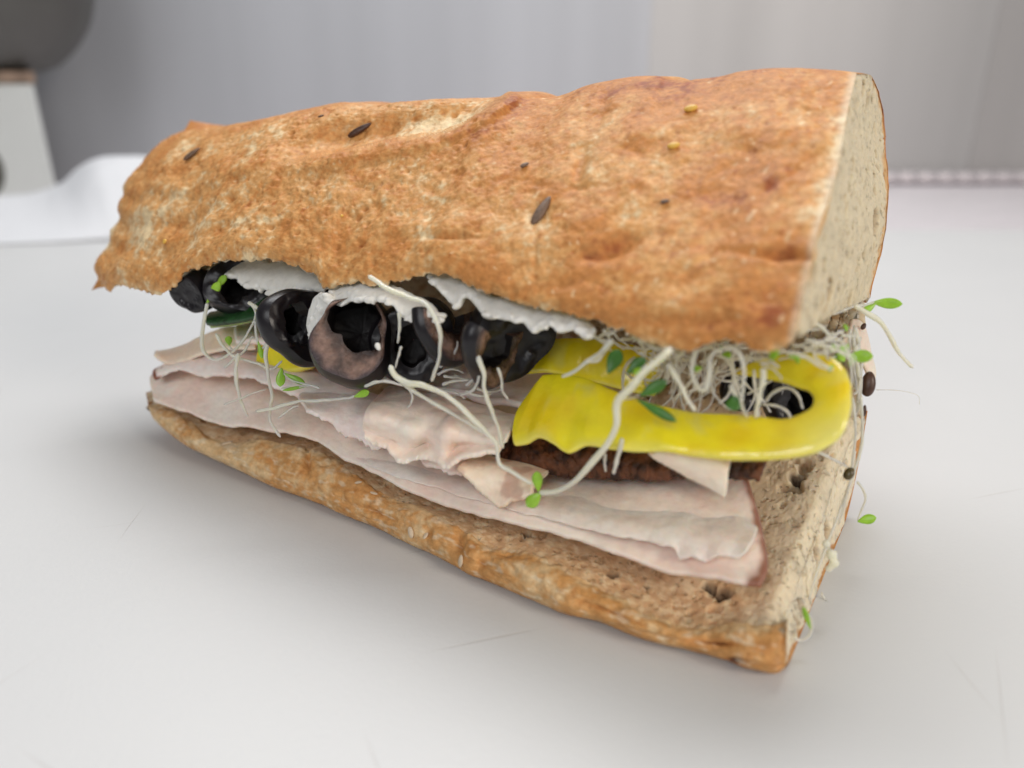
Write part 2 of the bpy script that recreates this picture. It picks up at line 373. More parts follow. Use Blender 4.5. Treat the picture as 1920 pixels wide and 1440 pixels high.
# --- upper half. outlines
botT = [(184, 522), (205, 546), (222, 530), (242, 538), (268, 545), (292, 552), (318, 545), (335, 526), (352, 508), (400, 494), (450, 487), (520, 491), (560, 503), (592, 512), (606, 536), (640, 538), (672, 530),
        (705, 536), (760, 524), (800, 514), (850, 519), (900, 543), (960, 563), (1010, 578), (1060, 588), (1110, 600), (1160, 618), (1210, 640), (1260, 652), (1310, 652), (1350, 641), (1385, 642), (1425, 658), (1462, 655), (1488, 640)]
topT = [(345, 244), (385, 240), (430, 234), (500, 222), (560, 206), (620, 195), (652, 192), (690, 199), (750, 191), (830, 185), (900, 183), (938, 180), (958, 172), (990, 186), (1050, 178), (1100, 160), (1180, 145), (1230, 141), (1262, 150),
        (1340, 145), (1400, 133), (1480, 127), (1560, 130), (1606, 138)]
leftT = [(184, 522), (177, 500), (186, 480), (206, 455), (209, 432), (224, 412), (221, 388), (232, 366), (234, 345), (250, 322), (280, 290), (318, 258), (345, 244)]
rightT = [(1488, 640), (1496, 590), (1512, 520), (1532, 440), (1556, 365), (1575, 290), (1586, 225), (1598, 170), (1606, 138)]
fb, ft, fl, fr = curve_fn(botT), curve_fn(topT), curve_fn(leftT), curve_fn(rightT)
NU, NV = 560, 260
q = np.linspace(0, 1, NU); U = q + .07 * np.sin(np.pi * 2 * q) * -1 * .0
U = np.where(q < .14, .10 * (1 - np.cos(q / .14 * np.pi / 2)), .10 + (q - .14) / .86 * .90)
phi = np.linspace(0, np.pi, NV); Vv = (1 - np.cos(phi)) / 2
bb, tt, ll, rr = fb(U), ft(U), fl(Vv), fr(Vv)
u_ = U[None, :, None]; v_ = Vv[:, None, None]
PX = (1 - v_) * bb[None] + v_ * tt[None] + (1 - u_) * ll[:, None] + u_ * rr[:, None] - ((1 - u_) * (1 - v_) * bb[0] + u_ * (1 - v_) * bb[-1] + (1 - u_) * v_ * tt[0] + u_ * v_ * tt[-1])
px, py = PX[..., 0], PX[..., 1]
uu = np.broadcast_to(U[None, :], px.shape); vv = np.broadcast_to(Vv[:, None], px.shape); ph = np.broadcast_to(phi[:, None], px.shape)
pxb = bb[:, 0][None, :]
T = tT(px * .35 + pxb * .65) + vv * (2.6 + 1.3 * uu) - 1.0 * np.sin(ph) * (.6 + .4 * uu)
T += 2.6 * (1 - np.sqrt(np.clip(1 - (1 - np.minimum(uu / .13, 1)) ** 2, 0, 1)))
# the burst seam: a raised lip with a paler trough behind it
ridge = np.array([(430, 345), (500, 318), (570, 296), (640, 284), (700, 273), (760, 263), (820, 251), (870, 232), (915, 204), (950, 182), (985, 168)])
ry = np.interp(px, ridge[:, 0], ridge[:, 1])
up = ry - py
ron = sstep(470, 640, px) * sstep(1010, 950, px)
trough = ron * sstep(-2, 7, up) * (1 - .75 * sstep(14, 75, up))
T += 1.05 * trough - .32 * ron * np.exp(-((up + 10) / 18) ** 2)
W0 = P(px, py, T)
# hollows and folds (px, py, half-width, half-height, angle, depth cm, colour shift)
feats = [(1015, 400, 42, 30, -70, .16, -.1), (1150, 462, 60, 18, -22, .35, .35), (1450, 474, 75, 9, 4, .22, .35), (1350, 366, 58, 20, 0, .10, .75), (1445, 345, 24, 14, -40, .12, .6), (1404, 282, 22, 9, 0, .08, .4),
         (1085, 312, 12, 40, 10, .28, .35), (1190, 285, 24, 9, 25, .12, .35), (1095, 352, 30, 8, 0, .08, .2), (1100, 473, 16, 10, 0, .15, .5), (1395, 225, 28, 10, 12, .05, .35), (1200, 358, 14, 9, 0, .10, .5),
         (1010, 345, 20, 9, 10, .10, .35), (705, 386, 9, 13, 0, .14, .5), (441, 337, 10, 8, 0, .12, .5), (434, 375, 11, 6, 0, .14, .6), (487, 397, 18, 7, -5, .14, .4), (540, 427, 15, 16, 0, .08, .35), (521, 449, 10, 12, 0, .07, .3),
         (412, 435, 8, 7, 0, .10, .6), (808, 354, 14, 7, 0, .12, .35), (796, 384, 14, 9, 0, .07, .3), (670, 354, 12, 8, 0, .10, .3), (765, 457, 18, 12, -50, .10, .5), (858, 322, 22, 7, -30, .16, .4), (1120, 600, 60, 14, 12, .1, .2),
         (1460, 585, 50, 36, 0, .05, .55), (1260, 575, 60, 25, 0, -.15, -.15), (1270, 600, 120, 14, 0, .1, .35), (1050, 530, 60, 18, -10, .12, .3), (780, 222, 13, 6, 0, .10, .5), (870, 205, 26, 6, -20, .15, .4), (615, 211, 5, 4, 0, .08, .3),
         (640, 470, 25, 18, 0, .08, .3), (560, 500, 30, 8, 10, .1, .2), (330, 400, 40, 30, 0, .05, -.35), (265, 440, 30, 26, 0, .05, -.35), (470, 410, 60, 22, -20, -.06, -.35), (310, 520, 30, 20, 0, -.05, .15), (1130, 200, 12, 30, 20, .12, .25),
         (840, 445, 60, 6, 0, .12, .2), (1000, 500, 7, 60, 0, .12, .15), (1330, 480, 6, 40, 60, .08, .1), (1500, 250, 60, 30, 0, -.1, .1), (600, 455, 8, 30, 10, .1, .1), (940, 225, 60, 20, -35, -.06, .8), (880, 262, 50, 16, -30, 0, .5), (1180, 165, 120, 16, -8, 0, .35), (300, 330, 40, 50, 0, 0, .25), (520, 300, 50, 14, -20, -.05, .1)]
D = np.zeros_like(px); K = np.zeros_like(px)
wx = px + 7 * fbm(W0, 1.5, 3, 21); wy = py + 7 * fbm(W0, 1.5, 3, 22)
for x, y, a, b, ang, dp, sh in feats:
    an = math.radians(ang); dx, dy = wx - x, wy - y
    e = ((dx * math.cos(an) + dy * math.sin(an)) / a) ** 2 + ((-dx * math.sin(an) + dy * math.cos(an)) / b) ** 2
    g = np.exp(-e * 1.1); D += dp * g * (.45 if a < 30 else .8); K += sh * g
nrm = normals(W0)
if (nrm[NV // 2, NU // 2] * (W0[NV // 2, NU // 2] - np.array([0, 0, CAMH]))).sum() > 0: nrm = -nrm
edge_damp = np.sqrt(np.clip(np.sin(ph), 0, 1)) * .75 + .25
left = sstep(.75, .25, uu)
disp = .16 * fbm(W0, .6, 3, 31) + (.03 + .035 * left) * fbm(W0, 3.0, 4, 32, .6) + (.008 + .018 * left) * fbm(W0, 11, 3, 33, .7)
d1, v1 = worley(W0, 2.3, 9); disp -= .06 * sstep(.30, .05, d1) * (v1 > .62) * (.4 + left)
d2, v2 = worley(W0, 5.5, 4); disp -= .032 * sstep(.32, .05, d2) * (v2 > .5) * (.4 + left)
# drying wrinkles
wr = 1 - np.abs(fbm(W0 * np.array([1, 1, 2.0]), .9, 3, 41)) * 6; disp -= .012 * np.clip(wr, 0, 1) ** 2
disp = disp * edge_damp - D * edge_damp
Wc = W0 + nrm * disp[..., None]
# torn lower rim
rim = np.exp(-(ph / .25) ** 2)
Wc[..., 2] += rim * .12 * fbm(W0, 3.5, 3, 44) ; Wc += (nrm * (.10 * rim * fbm(W0, 7, 3, 45))[..., None])
extraK = K + .05 + .30 * (uu - .45) + .30 * sstep(.80, 1.0, vv) - .75 * trough * sstep(640, 800, px) + .40 * ron * np.exp(-((up + 10) / 12) ** 2) - .35 * sstep(.045, 0, 1 - uu) - .25 * rim
colC = crust_colour(W0, extra=extraK)
colC = lerp(colC, np.broadcast_to(CRUMB, colC.shape), .55 * sstep(.018, .0, 1 - uu))
# rear of the upper half
OFF_L = np.array([4.6, 7.05, -1.1]); OFF_U = np.array([2.75, 4.3, -1.15])
qq = np.sqrt(np.clip(1 - (1 - np.minimum(U / .25, 1)) ** 2, 0, 1))[:, None]
Fl, Kc = Wc[0], Wc[-1]
back1 = Kc + OFF_U * np.array([.45, .45, .10]) * qq; back2 = Kc + OFF_U * qq; back3 = Fl + (OFF_L * np.array([1.06, 1.06, 1]) + np.array([0, 0, 2.0])) * qq; back4 = Fl + OFF_L * qq
Lr = np.array([0, .25, .55, .82, 1.0])
NB = 70; bk = np.array([at_param(np.array([Kc[j], back1[j], back2[j], back3[j], back4[j]]), Lr, np.linspace(0, 1, NB)) for j in range(NU)]).transpose(1, 0, 2)
bk[1:] += (fbm(bk[1:], .9, 4, 51)[..., None] * np.array([.25, .3, .0])) * np.linspace(0, 1, NB - 1)[:, None, None] ** .5 * qq[None]
full = np.vstack([Wc, bk[1:]]); colB = crust_colour(bk[1:], extra=.25)
colfull = np.vstack([colC, colB])
ORG = (P(850, 500, 20)[0], P(850, 500, 20)[1], 5.0)
bread_top = thing('bread_half', ORG, 'upper half of the golden seeded bread, crust domed over the filling', 'bread')
mesh_obj('crust', full.reshape(-1, 3), grid_faces(full.shape[0], NU, flip=True), M['crust'], bread_top, col=colfull)
# inner crumb of upper half
js = np.arange(0, NU, 2); F0 = full[2][js]; F1 = full[-1][js]; nb = 110
k = np.linspace(0, 1, nb)[:, None, None]
inn = F0[None] * (1 - k) + F1[None] * k; inn[..., 2] += (.9 * np.sin(np.pi * np.clip(k[..., 0], 0, 1)) ** .6) * qq[js][None, :, 0]
d, v = worley(inn, 2.6, 3); inn[..., 2] += .18 * sstep(.4, .1, d) * (v > .4) + .12 * fbm(inn, 2.5, 4, 61)
cc = lerp(np.broadcast_to(CRUMB, inn.shape), CRUMB_D, .6 * sstep(.4, .1, d) * (v > .4) + .15)
mesh_obj('crumb', inn.reshape(-1, 3), grid_faces(nb, len(js)), M['crumb'], bread_top, col=cc)

def crumb_cap(front, rear, nr, label, parent, push, crust_w=.16, seed=0, name='cut_face'):
    "sawn end of the loaf between two edges (front, rear: (n,3)); push = direction the face looks"
    k = np.linspace(0, 1, nr)[None, :, None]; G = front[:, None] * (1 - k) + rear[:, None] * k
    n = G.shape[0]
    wq = G + .25 * fbm(G, 1.2, 2, seed + 70)[..., None]
    h = .10 * fbm(G, 1.0, 3, seed + 71) + .05 * fbm(G, 5, 4, seed + 72, .65)
    pit = np.zeros(G.shape[:2]); 
    for s_, thr, dp in ((1.1, .62, .34), (2.2, .50, .24), (4.6, .40, .12), (9.5, .3, .05)):
        d, v = worley(wq * np.array([1, 1, .8]), s_, seed + s_); rad = .22 + .22 * v
        g = sstep(rad, rad * .35, d) * (v > thr); h -= dp * g; pit = np.maximum(pit, g * min(1, dp * 4))
    bi = np.minimum.reduce([np.broadcast_to(np.linspace(0, 1, nr)[None, :], pit.shape) * 8.0, np.broadcast_to((1 - np.linspace(0, 1, nr))[None, :], pit.shape) * 8.0])
    h *= sstep(0, .25, bi) * .85 + .15
    G2 = G + push * (h - .03)[..., None]
    c = lerp(np.broadcast_to(CRUMB, G.shape), srgbcol((158, 122, 84)), .8 * pit)
    c = c * (1 + .18 * fbm(G, 2.0, 4, seed + 75))[..., None]
    return G, G2, c, bi
# cut end, upper half
front = full[:NV, -1]; rearpath = full[NV:, -1][::-1]
fr_ = resample(front, 200); rp_ = resample(np.vstack([rearpath, full[NV - 1, -1][None]]), 200)
push = np.array([.85, -.5, 0.0])
G, G2, c, bi = crumb_cap(fr_, rp_, 190, '', bread_top, push, seed=1)
cr = sstep(.55, .1, bi + .3 * fbm(G, 2, 3, 77)) 
cr = np.maximum(cr, sstep(.93, 1.0, np.linspace(0, 1, 200) )[:, None] * .8)
c = lerp(c * np.array([.80, .79, .76]), TAN * .9, .8 * cr)
mesh_obj('cut_face', G2.reshape(-1, 3), grid_faces(200, 190, flip=True), M['crumb'], bread_top, col=c)

# --- lower half
botL = [(278, 764), (290, 786), (318, 812), (351, 836), (399, 860), (453, 884), (497, 906), (538, 922), (588, 940), (639, 963), (704, 989), (751, 1012), (798, 1034), (839, 1053), (880, 1077), (920, 1092), (993, 1123), (1055, 1150),
        (1121, 1165), (1201, 1197), (1274, 1216), (1347, 1234), (1402, 1254), (1453, 1263), (1474, 1252)]
lipL = [(276, 758), (310, 766), (345, 782), (375, 800), (402, 822), (432, 832), (487, 824), (530, 832), (560, 838), (599, 848), (640, 872), (673, 893), (724, 930), (775, 946), (825, 968), (870, 990), (920, 1028), (1000, 1040), (1055, 1068),
        (1128, 1104), (1201, 1144), (1270, 1172), (1330, 1176), (1383, 1168), (1440, 1172), (1478, 1160)]
fb, ft = curve_fn(botL), curve_fn(lipL)
NU2, NV2 = 560, 90
q = np.linspace(0, 1, NU2); U2 = np.where(q < .1, .06 * (1 - np.cos(q / .1 * np.pi / 2)), .06 + (q - .1) / .9 * .94)
ph2 = np.linspace(0, np.pi * .86, NV2); V2 = (1 - np.cos(ph2)) / (1 - math.cos(np.pi * .86))
PXL = fb(U2)[None] * (1 - V2[:, None, None]) + ft(U2)[None] * V2[:, None, None]
px, py = PXL[..., 0], PXL[..., 1]; ph = np.broadcast_to(ph2[:, None], px.shape); uu = np.broadcast_to(U2[None], px.shape)
def t_ground(px, py, z=0.12):
    b = (720 - py) / FPX; return (CAMH - z) / (sp - b * cp)
Tb = np.minimum(tL(fb(U2)[:, 0]) , t_ground(fb(U2)[:, 0], fb(U2)[:, 1], .10))
T = Tb[None] + V2[:, None] * .35 - .55 * np.sin(ph) + 1.2 * (1 - np.sqrt(np.clip(1 - (1 - np.minimum(uu / .10, 1)) ** 2, 0, 1)))
T = np.minimum(T, t_ground(px, py, .06))
W0 = P(px, py, T); nrm = normals(W0)
if (nrm[NV2 // 2, NU2 // 2] * (W0[NV2 // 2, NU2 // 2] - np.array([0, 0, CAMH]))).sum() > 0: nrm = -nrm
ed = np.sin(np.clip(ph, 0, np.pi * .86)) * .8 + .2
lf = [(396, 806, 26, 10, 15, .2, 1.0), (574, 862, 8, 30, 5, .25, .35), (505, 865, 20, 6, 30, .06, .3), (1325, 1204, 42, 11, 2, .35, 2.2), (1378, 1240, 18, 6, 8, .12, 1.5), (860, 1010, 14, 30, 20, .22, .4), (960, 1060, 60, 16, 20, -.12, 0),
      (1150, 1150, 70, 6, 20, .12, .3), (1250, 1200, 60, 6, 15, .1, .2), (700, 960, 40, 6, 20, .1, .25), (1430, 1210, 30, 20, 0, 0, .45), (800, 1000, 9, 16, 0, .12, .3), (640, 910, 30, 8, 25, .06, .2), (900, 1060, 10, 14, 10, .2, .3)]
D = np.zeros_like(px); K = np.zeros_like(px); wx = px + 6 * fbm(W0, 2, 3, 21); wy = py + 6 * fbm(W0, 2, 3, 22)
for x, y, a, b, ang, dp, sh in lf:
    an = math.radians(ang); dx, dy = wx - x, wy - y
    g = np.exp(-1.1 * (((dx * math.cos(an) + dy * math.sin(an)) / a) ** 2 + ((-dx * math.sin(an) + dy * math.cos(an)) / b) ** 2)); D += dp * g; K += sh * g
fib = W0 @ np.array([[.5, 0, 0], [0, .5, 0], [0, 0, 1.6]])
disp = .10 * fbm(W0, 1.0, 3, 80) + .07 * fbm(fib, 3.4, 4, 81, .6) + .025 * fbm(W0, 12, 3, 82, .7)
d1, v1 = worley(fib, 3.0, 3); disp -= .07 * sstep(.3, .05, d1) * (v1 > .6)
Wl = W0 + nrm * ((disp - D) * ed)[..., None]
lipn = np.exp(-((ph2[-1] - ph) / .35) ** 2); Wl[..., 2] += lipn * .10 * fbm(W0, 4, 3, 84)
kk = -.20 + K - .25 * lipn + .15 * np.exp(-(ph / .4) ** 2)
colL = crust_colour(W0 * .8 + 9, extra=kk)
colL = lerp(colL, TAN * .92, .35) * .95; colL = lerp(colL, DARK, sstep(.8, 1.2, K))
flk = fbm(fib, 5, 3, 90); colL = lerp(colL, CRUMB, .45 * sstep(.12, .4, flk))
# underside
Lw0 = Wl[0]; qq2 = np.sqrt(np.clip(1 - (1 - np.minimum(U2 / .30, 1)) ** 2, 0, 1))[:, None]
back_dir = np.array([.52, .853, 0])
und = [Lw0]
for s_, z in ((.5, .02), (1.5, .0), (5.0, .0), (6.8, .0), (7.5, .6), (7.8, 1.8), (7.6, 3.0)):
    p = Lw0 + back_dir * s_ * qq2; p[:, 2] = np.where(z < .1, np.minimum(Lw0[:, 2], z + .9 * (1 - qq2[:, 0])), Lw0[:, 2] * (1 - qq2[:, 0]) + z * qq2[:, 0] + .5 * (1 - qq2[:, 0])); und.append(p)
und = np.array(und); Lr = np.array([0, .05, .16, .5, .68, .8, .9, 1.0])
un = np.array([at_param(und[:, j], Lr, np.linspace(0, 1, 60)) for j in range(NU2)]).transpose(1, 0, 2)[::-1]
un[..., 2] = np.maximum(un[..., 2], .004)
fullL = np.vstack([un[:-1], Wl]); colfL = np.vstack([crust_colour(un[:-1], extra=.1), colL])
ORGL = (P(850, 1000, 20)[0], P(850, 1000, 20)[1], 0.0)
bread_low = thing('bread_half', ORGL, 'lower half of the seeded bread lying on the board under the turkey', 'bread')
THINGS_BREAD = (bread_top, bread_low)
mesh_obj('crust', fullL.reshape(-1, 3), grid_faces(fullL.shape[0], NU2, flip=True), M['crust'], bread_low, col=colfL)
# slit crumb surface: from the lip back up to the hinge
js = np.arange(0, NU2, 1); lip = Wl[-2][js]
kw = np.ones(61) / 61; lp_ = np.vstack([np.repeat(lip[:1], 30, 0), lip, np.repeat(lip[-1:], 30, 0)]); lips = np.stack([np.convolve(lp_[:, i], kw, 'valid') for i in range(3)], -1); hinge = un[0][js]
rows_ = []
for s_, z in ((0, 0), (.5, -.05), (1.6, .05), (4.2, .5), (6.5, 1.3)):
    b_ = lip if s_ < .1 else lips; p = b_ + back_dir * s_ * qq2[js]; p[:, 2] = b_[:, 2] + z * qq2[js][:, 0]; rows_.append(p)
rows_.append(hinge); rows_ = np.array(rows_); Lr = np.array([0, .06, .2, .5, .78, 1.0])
sl = np.array([at_param(rows_[:, j], Lr, np.linspace(0, 1, 230) ** 1.4) for j in range(len(js))]).transpose(1, 0, 2)
sl[1:, :, 2] -= .38 * sstep(0, .08, np.linspace(0, 1, 230)[1:, None]) * (sstep(.955, 1.0, U2[js])[None] ** 1.6) * (1 + .8 * fbm(sl[1:], 1.5, 3, 301)); sl[..., 2] = np.maximum(sl[..., 2], .1)
base_sl = sl.copy(); kk = np.linspace(0, 1, 230)[:, None] ** 1.4
hh = .09 * fbm(sl, 1.3, 4, 93) + .03 * fbm(sl, 7, 4, 94, .7); pit = 0
for s_, thr, dp in ((1.3, .80, .40), (2.9, .72, .18), (6.0, .6, .05), (11, .5, .02)):
    d, v = worley(sl + .2 * fbm(sl, 2, 2, 6)[..., None], s_, 8 + s_); g = sstep(.36, .12, d) * (v > thr); hh = hh - dp * g; pit = np.maximum(pit, g * min(1, dp * 3))
nsl = normals(sl); nsl *= np.sign(nsl[..., 2:3]); sl += nsl * (hh * sstep(0, .03, kk) * (.35 + .65 * sstep(0, .08, kk)))[..., None]; sl[..., 2] = np.maximum(sl[..., 2], .1)
csl = lerp(np.broadcast_to(CRUMB * .95, sl.shape), CRUMB_D * .9, .7 * pit); csl = csl * (1 + .25 * fbm(sl, 3, 4, 95))[..., None]
csl = lerp(csl, np.array(sr(222, 188, 150)), .4); csl = lerp(csl, lerp(np.broadcast_to(np.array(sr(206, 158, 110)), sl.shape), np.array(sr(232, 202, 160)), sstep(-.15, .35, fbm(sl, 4, 4, 99))), .75 * sstep(.35, .10, kk + .12 * fbm(sl, 1.5, 3, 97)))
qx, qy = project(base_sl); hole = np.zeros(qx.shape)
for x, y, a, b in ((1352, 1112, 26, 13), (1330, 1100, 16, 9), (1150, 1076, 14, 8), (1212, 1100, 8, 5), (1495, 895, 22, 12), (1482, 912, 10, 6), (990, 1000, 9, 6)):
    hole = np.maximum(hole, np.exp(-((qx - x + 5 * fbm(sl, 5, 2, 7)) / a) ** 2 - ((qy - y + 5 * fbm(sl, 5, 2, 8)) / b) ** 2))
sl -= nsl * (.45 * sstep(.35, .9, hole))[..., None]; csl = lerp(csl, DARK * .35, .9 * sstep(.35, .75, hole))
uu3 = np.broadcast_to(U2[js][None], csl.shape[:2]); csl = lerp(csl, CRUMB, .85 * sstep(.90, .985, uu3))
mesh_obj('crumb', sl.reshape(-1, 3), grid_faces(230, len(js), flip=True), M['crumb'], bread_low, col=csl)
# hinge of bread at the back
NJ = 300; jt = np.searchsorted(U, np.linspace(.045, .985, NJ)).clip(0, NU - 1); jl = np.searchsorted(U2, np.linspace(.045, .985, NJ)).clip(0, NU2 - 1)
A0 = un[0][jl]; A1 = full[-1][jt]; k = np.linspace(0, 1, 60)[:, None, None]
hg = A0[None] * (1 - k) + A1[None] * k; hg[..., :2] += np.array([-.5, -.8]) * .9 * np.sin(np.pi * k) ** .7 * qq[jt][None]
hg += normals(hg) * (.18 * fbm(hg, 1.3, 4, 201))[..., None]
V, F = solid(hg, .4, 2); ch = lerp(np.broadcast_to(CRUMB * .8, hg.shape), CRUMB_D, sstep(-.2, .4, fbm(hg, 3, 3, 202)))
mesh_obj('hinge', V, F, M['crumb'], bread_low, col=np.vstack([ch.reshape(-1, 3)] * 2))
# cut end, lower half
low = resample(fullL[:60, -1][::-1], 200)            # underside: front corner .. hinge
upc = resample(np.vstack([Wl[:-1, -1], base_sl[:, -1]]), 200)      # front face and slit edge
G, G2, c, bi = crumb_cap(low, upc, 120, '', bread_low, np.array([.85, -.5, .05]), seed=5)
cr = sstep(.45, .05, np.linspace(0, 1, 120)[None, :] * 8 + .3 * fbm(G, 2, 3, 77)); c = lerp(c, GOLD, .8 * cr)
mesh_obj('cut_face', G2.reshape(-1, 3), grid_faces(200, 120), M['crumb'], bread_low, col=c)

# ---- small ellipsoid builder and seeds on the bread
def ellip(ax1, ax2, ax3, c, nu=14, nv=10, point=0.0):
    a = np.linspace(0, 2 * np.pi, nu, endpoint=False)[None, :]; b = np.linspace(-np.pi / 2, np.pi / 2, nv)[:, None]
    r = np.cos(b) * (1 - point * (np.sin(b) * .5 + .5))
    V = c + (np.sin(b)[..., None] + 0 * a[..., None]) * ax1 + (r * np.cos(a))[..., None] * ax2 + (r * np.sin(a))[..., None] * ax3
    return V.reshape(-1, 3), grid_faces(nv, nu, wrap_u=True)
def on_surface(G, x, y, maxdist=14):
    qx, qy = project(G); d = (qx - x) ** 2 + (qy - y) ** 2; i, j = np.unravel_index(np.argmin(d), d.shape)
    n = normals(G[max(0, i - 4):i + 5, max(0, j - 4):j + 5]); m = n.reshape(-1, 3).mean(0); m /= np.linalg.norm(m)
    if (m * rel(G[i, j])).sum() > 0: m = -m
    return G[i, j], m
def stick_seed(G, x, y, a, b, ang, m, parent, name='seed', h=.35, sink=-.8, point=.35):
    p, n = on_surface(G, x, y); t = rel(p)[1] * cp - rel(p)[2] * sp
    ca, sa = math.cos(math.radians(ang)), math.sin(math.radians(ang))
    d1 = P(x + 10 * ca, y - 10 * sa, t) - P(x, y, t); d1 -= n * (d1 * n).sum(); d1 /= np.linalg.norm(d1); d2 = np.cross(n, d1)
    la, lb = a * t / FPX, b * t / FPX
    V, F = ellip(d1 * la, d2 * lb, n * lb * h, p - n * lb * h * sink, point=point)
    return mesh_obj(name, V, F, m, parent)
for x, y, a, b, ang, m in [(1016, 398, 34, 13, 66, 'seedg'), (676, 246, 26, 8, 22, 'seed'), (362, 292, 20, 8, 20, 'seedg'), (602, 218, 6, 3, 10, 'seed'), (1246, 380, 9, 6, 0, 'seedg'), (984, 312, 9, 6, 30, 'seedg')]:
    stick_seed(Wc, x, y, a, b, ang, M[m], bread_top, h=.6)
for x, y, a, b in [(1296, 206, 13, 9), (1262, 276, 12, 8), (311, 455, 5, 5), (640, 405, 3, 3)]:
    stick_seed(Wc, x, y, a, b, 0, M['grit'], bread_top, 'corn_grit', h=.6, point=0)
for x, y, a, b, ang in [(865, 1052, 12, 6, 80), (770, 998, 11, 6, -70), (427, 832, 11, 5, 80), (672, 905, 7, 3, 10), (800, 1005, 7, 4, 60), (700, 925, 8, 3, -30)]:
    stick_seed(Wl, x, y, a, b, ang, M['flake'], bread_low, 'oat_flake', h=.5, point=0)

# ------------------------------------------------------------------ turkey
TK_A = np.array(sr(252, 232, 223)); TK_P = np.array(sr(249, 219, 209)); TK_W = np.array(sr(252, 241, 234)); TK_B = np.array(sr(136, 74, 42))
def turkey(rows, th, label, seed, Mv=60, Nu=200, jag=.05, ripple=.08, skin=None, warm=0.0, rip_s=.9, org=None, name='turkey_slice', stri=.012):
    nn = np.stack([np.linspace(0, 30, Nu), np.full(Nu, seed * 3.3), np.zeros(Nu)], -1)
    v0 = jag * (.5 + fbm(nn, .35, 3, seed) * 1.0 + .55 * fbm(nn, 1.0, 3, seed + 1)); v0 = np.clip(v0, 0, .5)
    G = spline_sheet(rows, Mv, Nu, v0=v0)
    n = normals(G); G = G + n * (ripple * fbm(G, rip_s, 3, seed + 2) + stri * fbm(G * np.array([1, 1, 2.5]), 4, 3, seed + 3))[..., None]
    V, F = solid(G, th, edge=2)
    k = fbm(G, .8, 3, seed + 4) + .5 * fbm(G, 3, 3, seed + 5)
    c = lerp(TK_A, TK_P, .8 * sstep(-.2, .6, k)); c = lerp(c, TK_W, .5 * sstep(.1, -.6, k)); c = c * np.array([1.0, 1 - warm * .015, 1 - warm * .07]) * (1 + .10 * fbm(G * np.array([1, 1, 3]), 5, 3, seed + 8))[..., None]
    if skin is not None:
        kk = skin(np.linspace(0, 1, Nu)[None, :], np.linspace(0, 1, Mv)[:, None], G); c = lerp(c, TK_B, np.clip(kk, 0, 1))
    o = mesh_obj(name, V, F, M['turkey'], None, col=np.vstack([c.reshape(-1, 3)] * 2))
    return tag(o, label, 'turkey slice', 'turkey slices in the filling')
def R(pts, off):                                      # (px, py) list at the filling front plus off cm (scalar or list)
    off = np.broadcast_to(off, (len(pts),)); return [(x, y, float(B(x, y)) + o) for (x, y), o in zip(pts, off)]
def RL(pts, off):
    off = np.broadcast_to(off, (len(pts),)); return [(x, y, float(tL(x)) + o) for (x, y), o in zip(pts, off)]
edge_skin_r = lambda w0: (lambda u, v, G: sstep(1 - w0, 1.0, u + .015 * fbm(G, 3, 2, 5)) + .0 * v)
# bottom slice, the widest one
turkey([RL([(288, 752), (350, 778), (412, 799), (453, 804), (520, 815), (599, 833), (649, 868), (707, 893), (758, 922), (808, 946), (893, 970), (982, 990), (1084, 1024), (1165, 1044), (1219, 1071), (1266, 1086), (1320, 1090), (1424, 1106)], -.15),
        RL([(286, 738), (350, 752), (412, 772), (480, 780), (560, 790), (640, 825), (720, 865), (800, 900), (900, 930), (1000, 955), (1100, 985), (1200, 1020), (1300, 1045), (1440, 1062)], .25),
        RL([(284, 705), (360, 715), (450, 735), (560, 765), (680, 800), (800, 850), (920, 900), (1050, 925), (1200, 945), (1320, 965), (1428, 985)], .9),
        RL([(330, 690), (450, 700), (560, 740), (700, 780), (820, 820), (940, 860), (1060, 890), (1200, 893), (1320, 893), (1404, 900)], 1.9),
        RL([(400, 680), (500, 690), (620, 730), (740, 770), (850, 800), (960, 830), (1080, 850), (1200, 860), (1300, 862), (1395, 870)], 3.4)],
       .16, 'widest pale turkey slice, lowest in the sandwich, lying on the lower bread', 1, Mv=90, Nu=420, jag=.035, ripple=.05, warm=1.0,
       skin=lambda u, v, G: np.maximum(sstep(.989, .997, u + .004 * fbm(G, 3, 2, 5)), sstep(.978, .990, u + .01 * fbm(G, 4, 2, 6)) * sstep(.12, .05, v)) * .9)
# torn upper layer of meat over the widest slice
turkey([RL([(640, 848), (700, 878), (780, 908), (860, 934), (960, 960), (1080, 992), (1180, 1014), (1232, 1024), (1262, 1032), (1274, 1054), (1300, 1049), (1322, 1060), (1345, 1047), (1376, 1056), (1396, 1036)], -.10),
        RL([(650, 838), (710, 862), (790, 890), (870, 914), (970, 938), (1090, 966), (1190, 984), (1240, 992), (1275, 998), (1300, 1003), (1325, 1006), (1350, 1008), (1385, 1014), (1412, 1016)], .16),
        RL([(670, 820), (740, 842), (820, 866), (900, 888), (1000, 912), (1110, 934), (1200, 950), (1250, 955), (1285, 958), (1310, 962), (1335, 965), (1360, 968), (1390, 970), (1424, 985)], .92)],
       .06, 'thin torn turkey layer resting on the widest slice with a ragged lower edge', 2, Mv=50, Nu=420, jag=.10, ripple=.05, warm=.7)
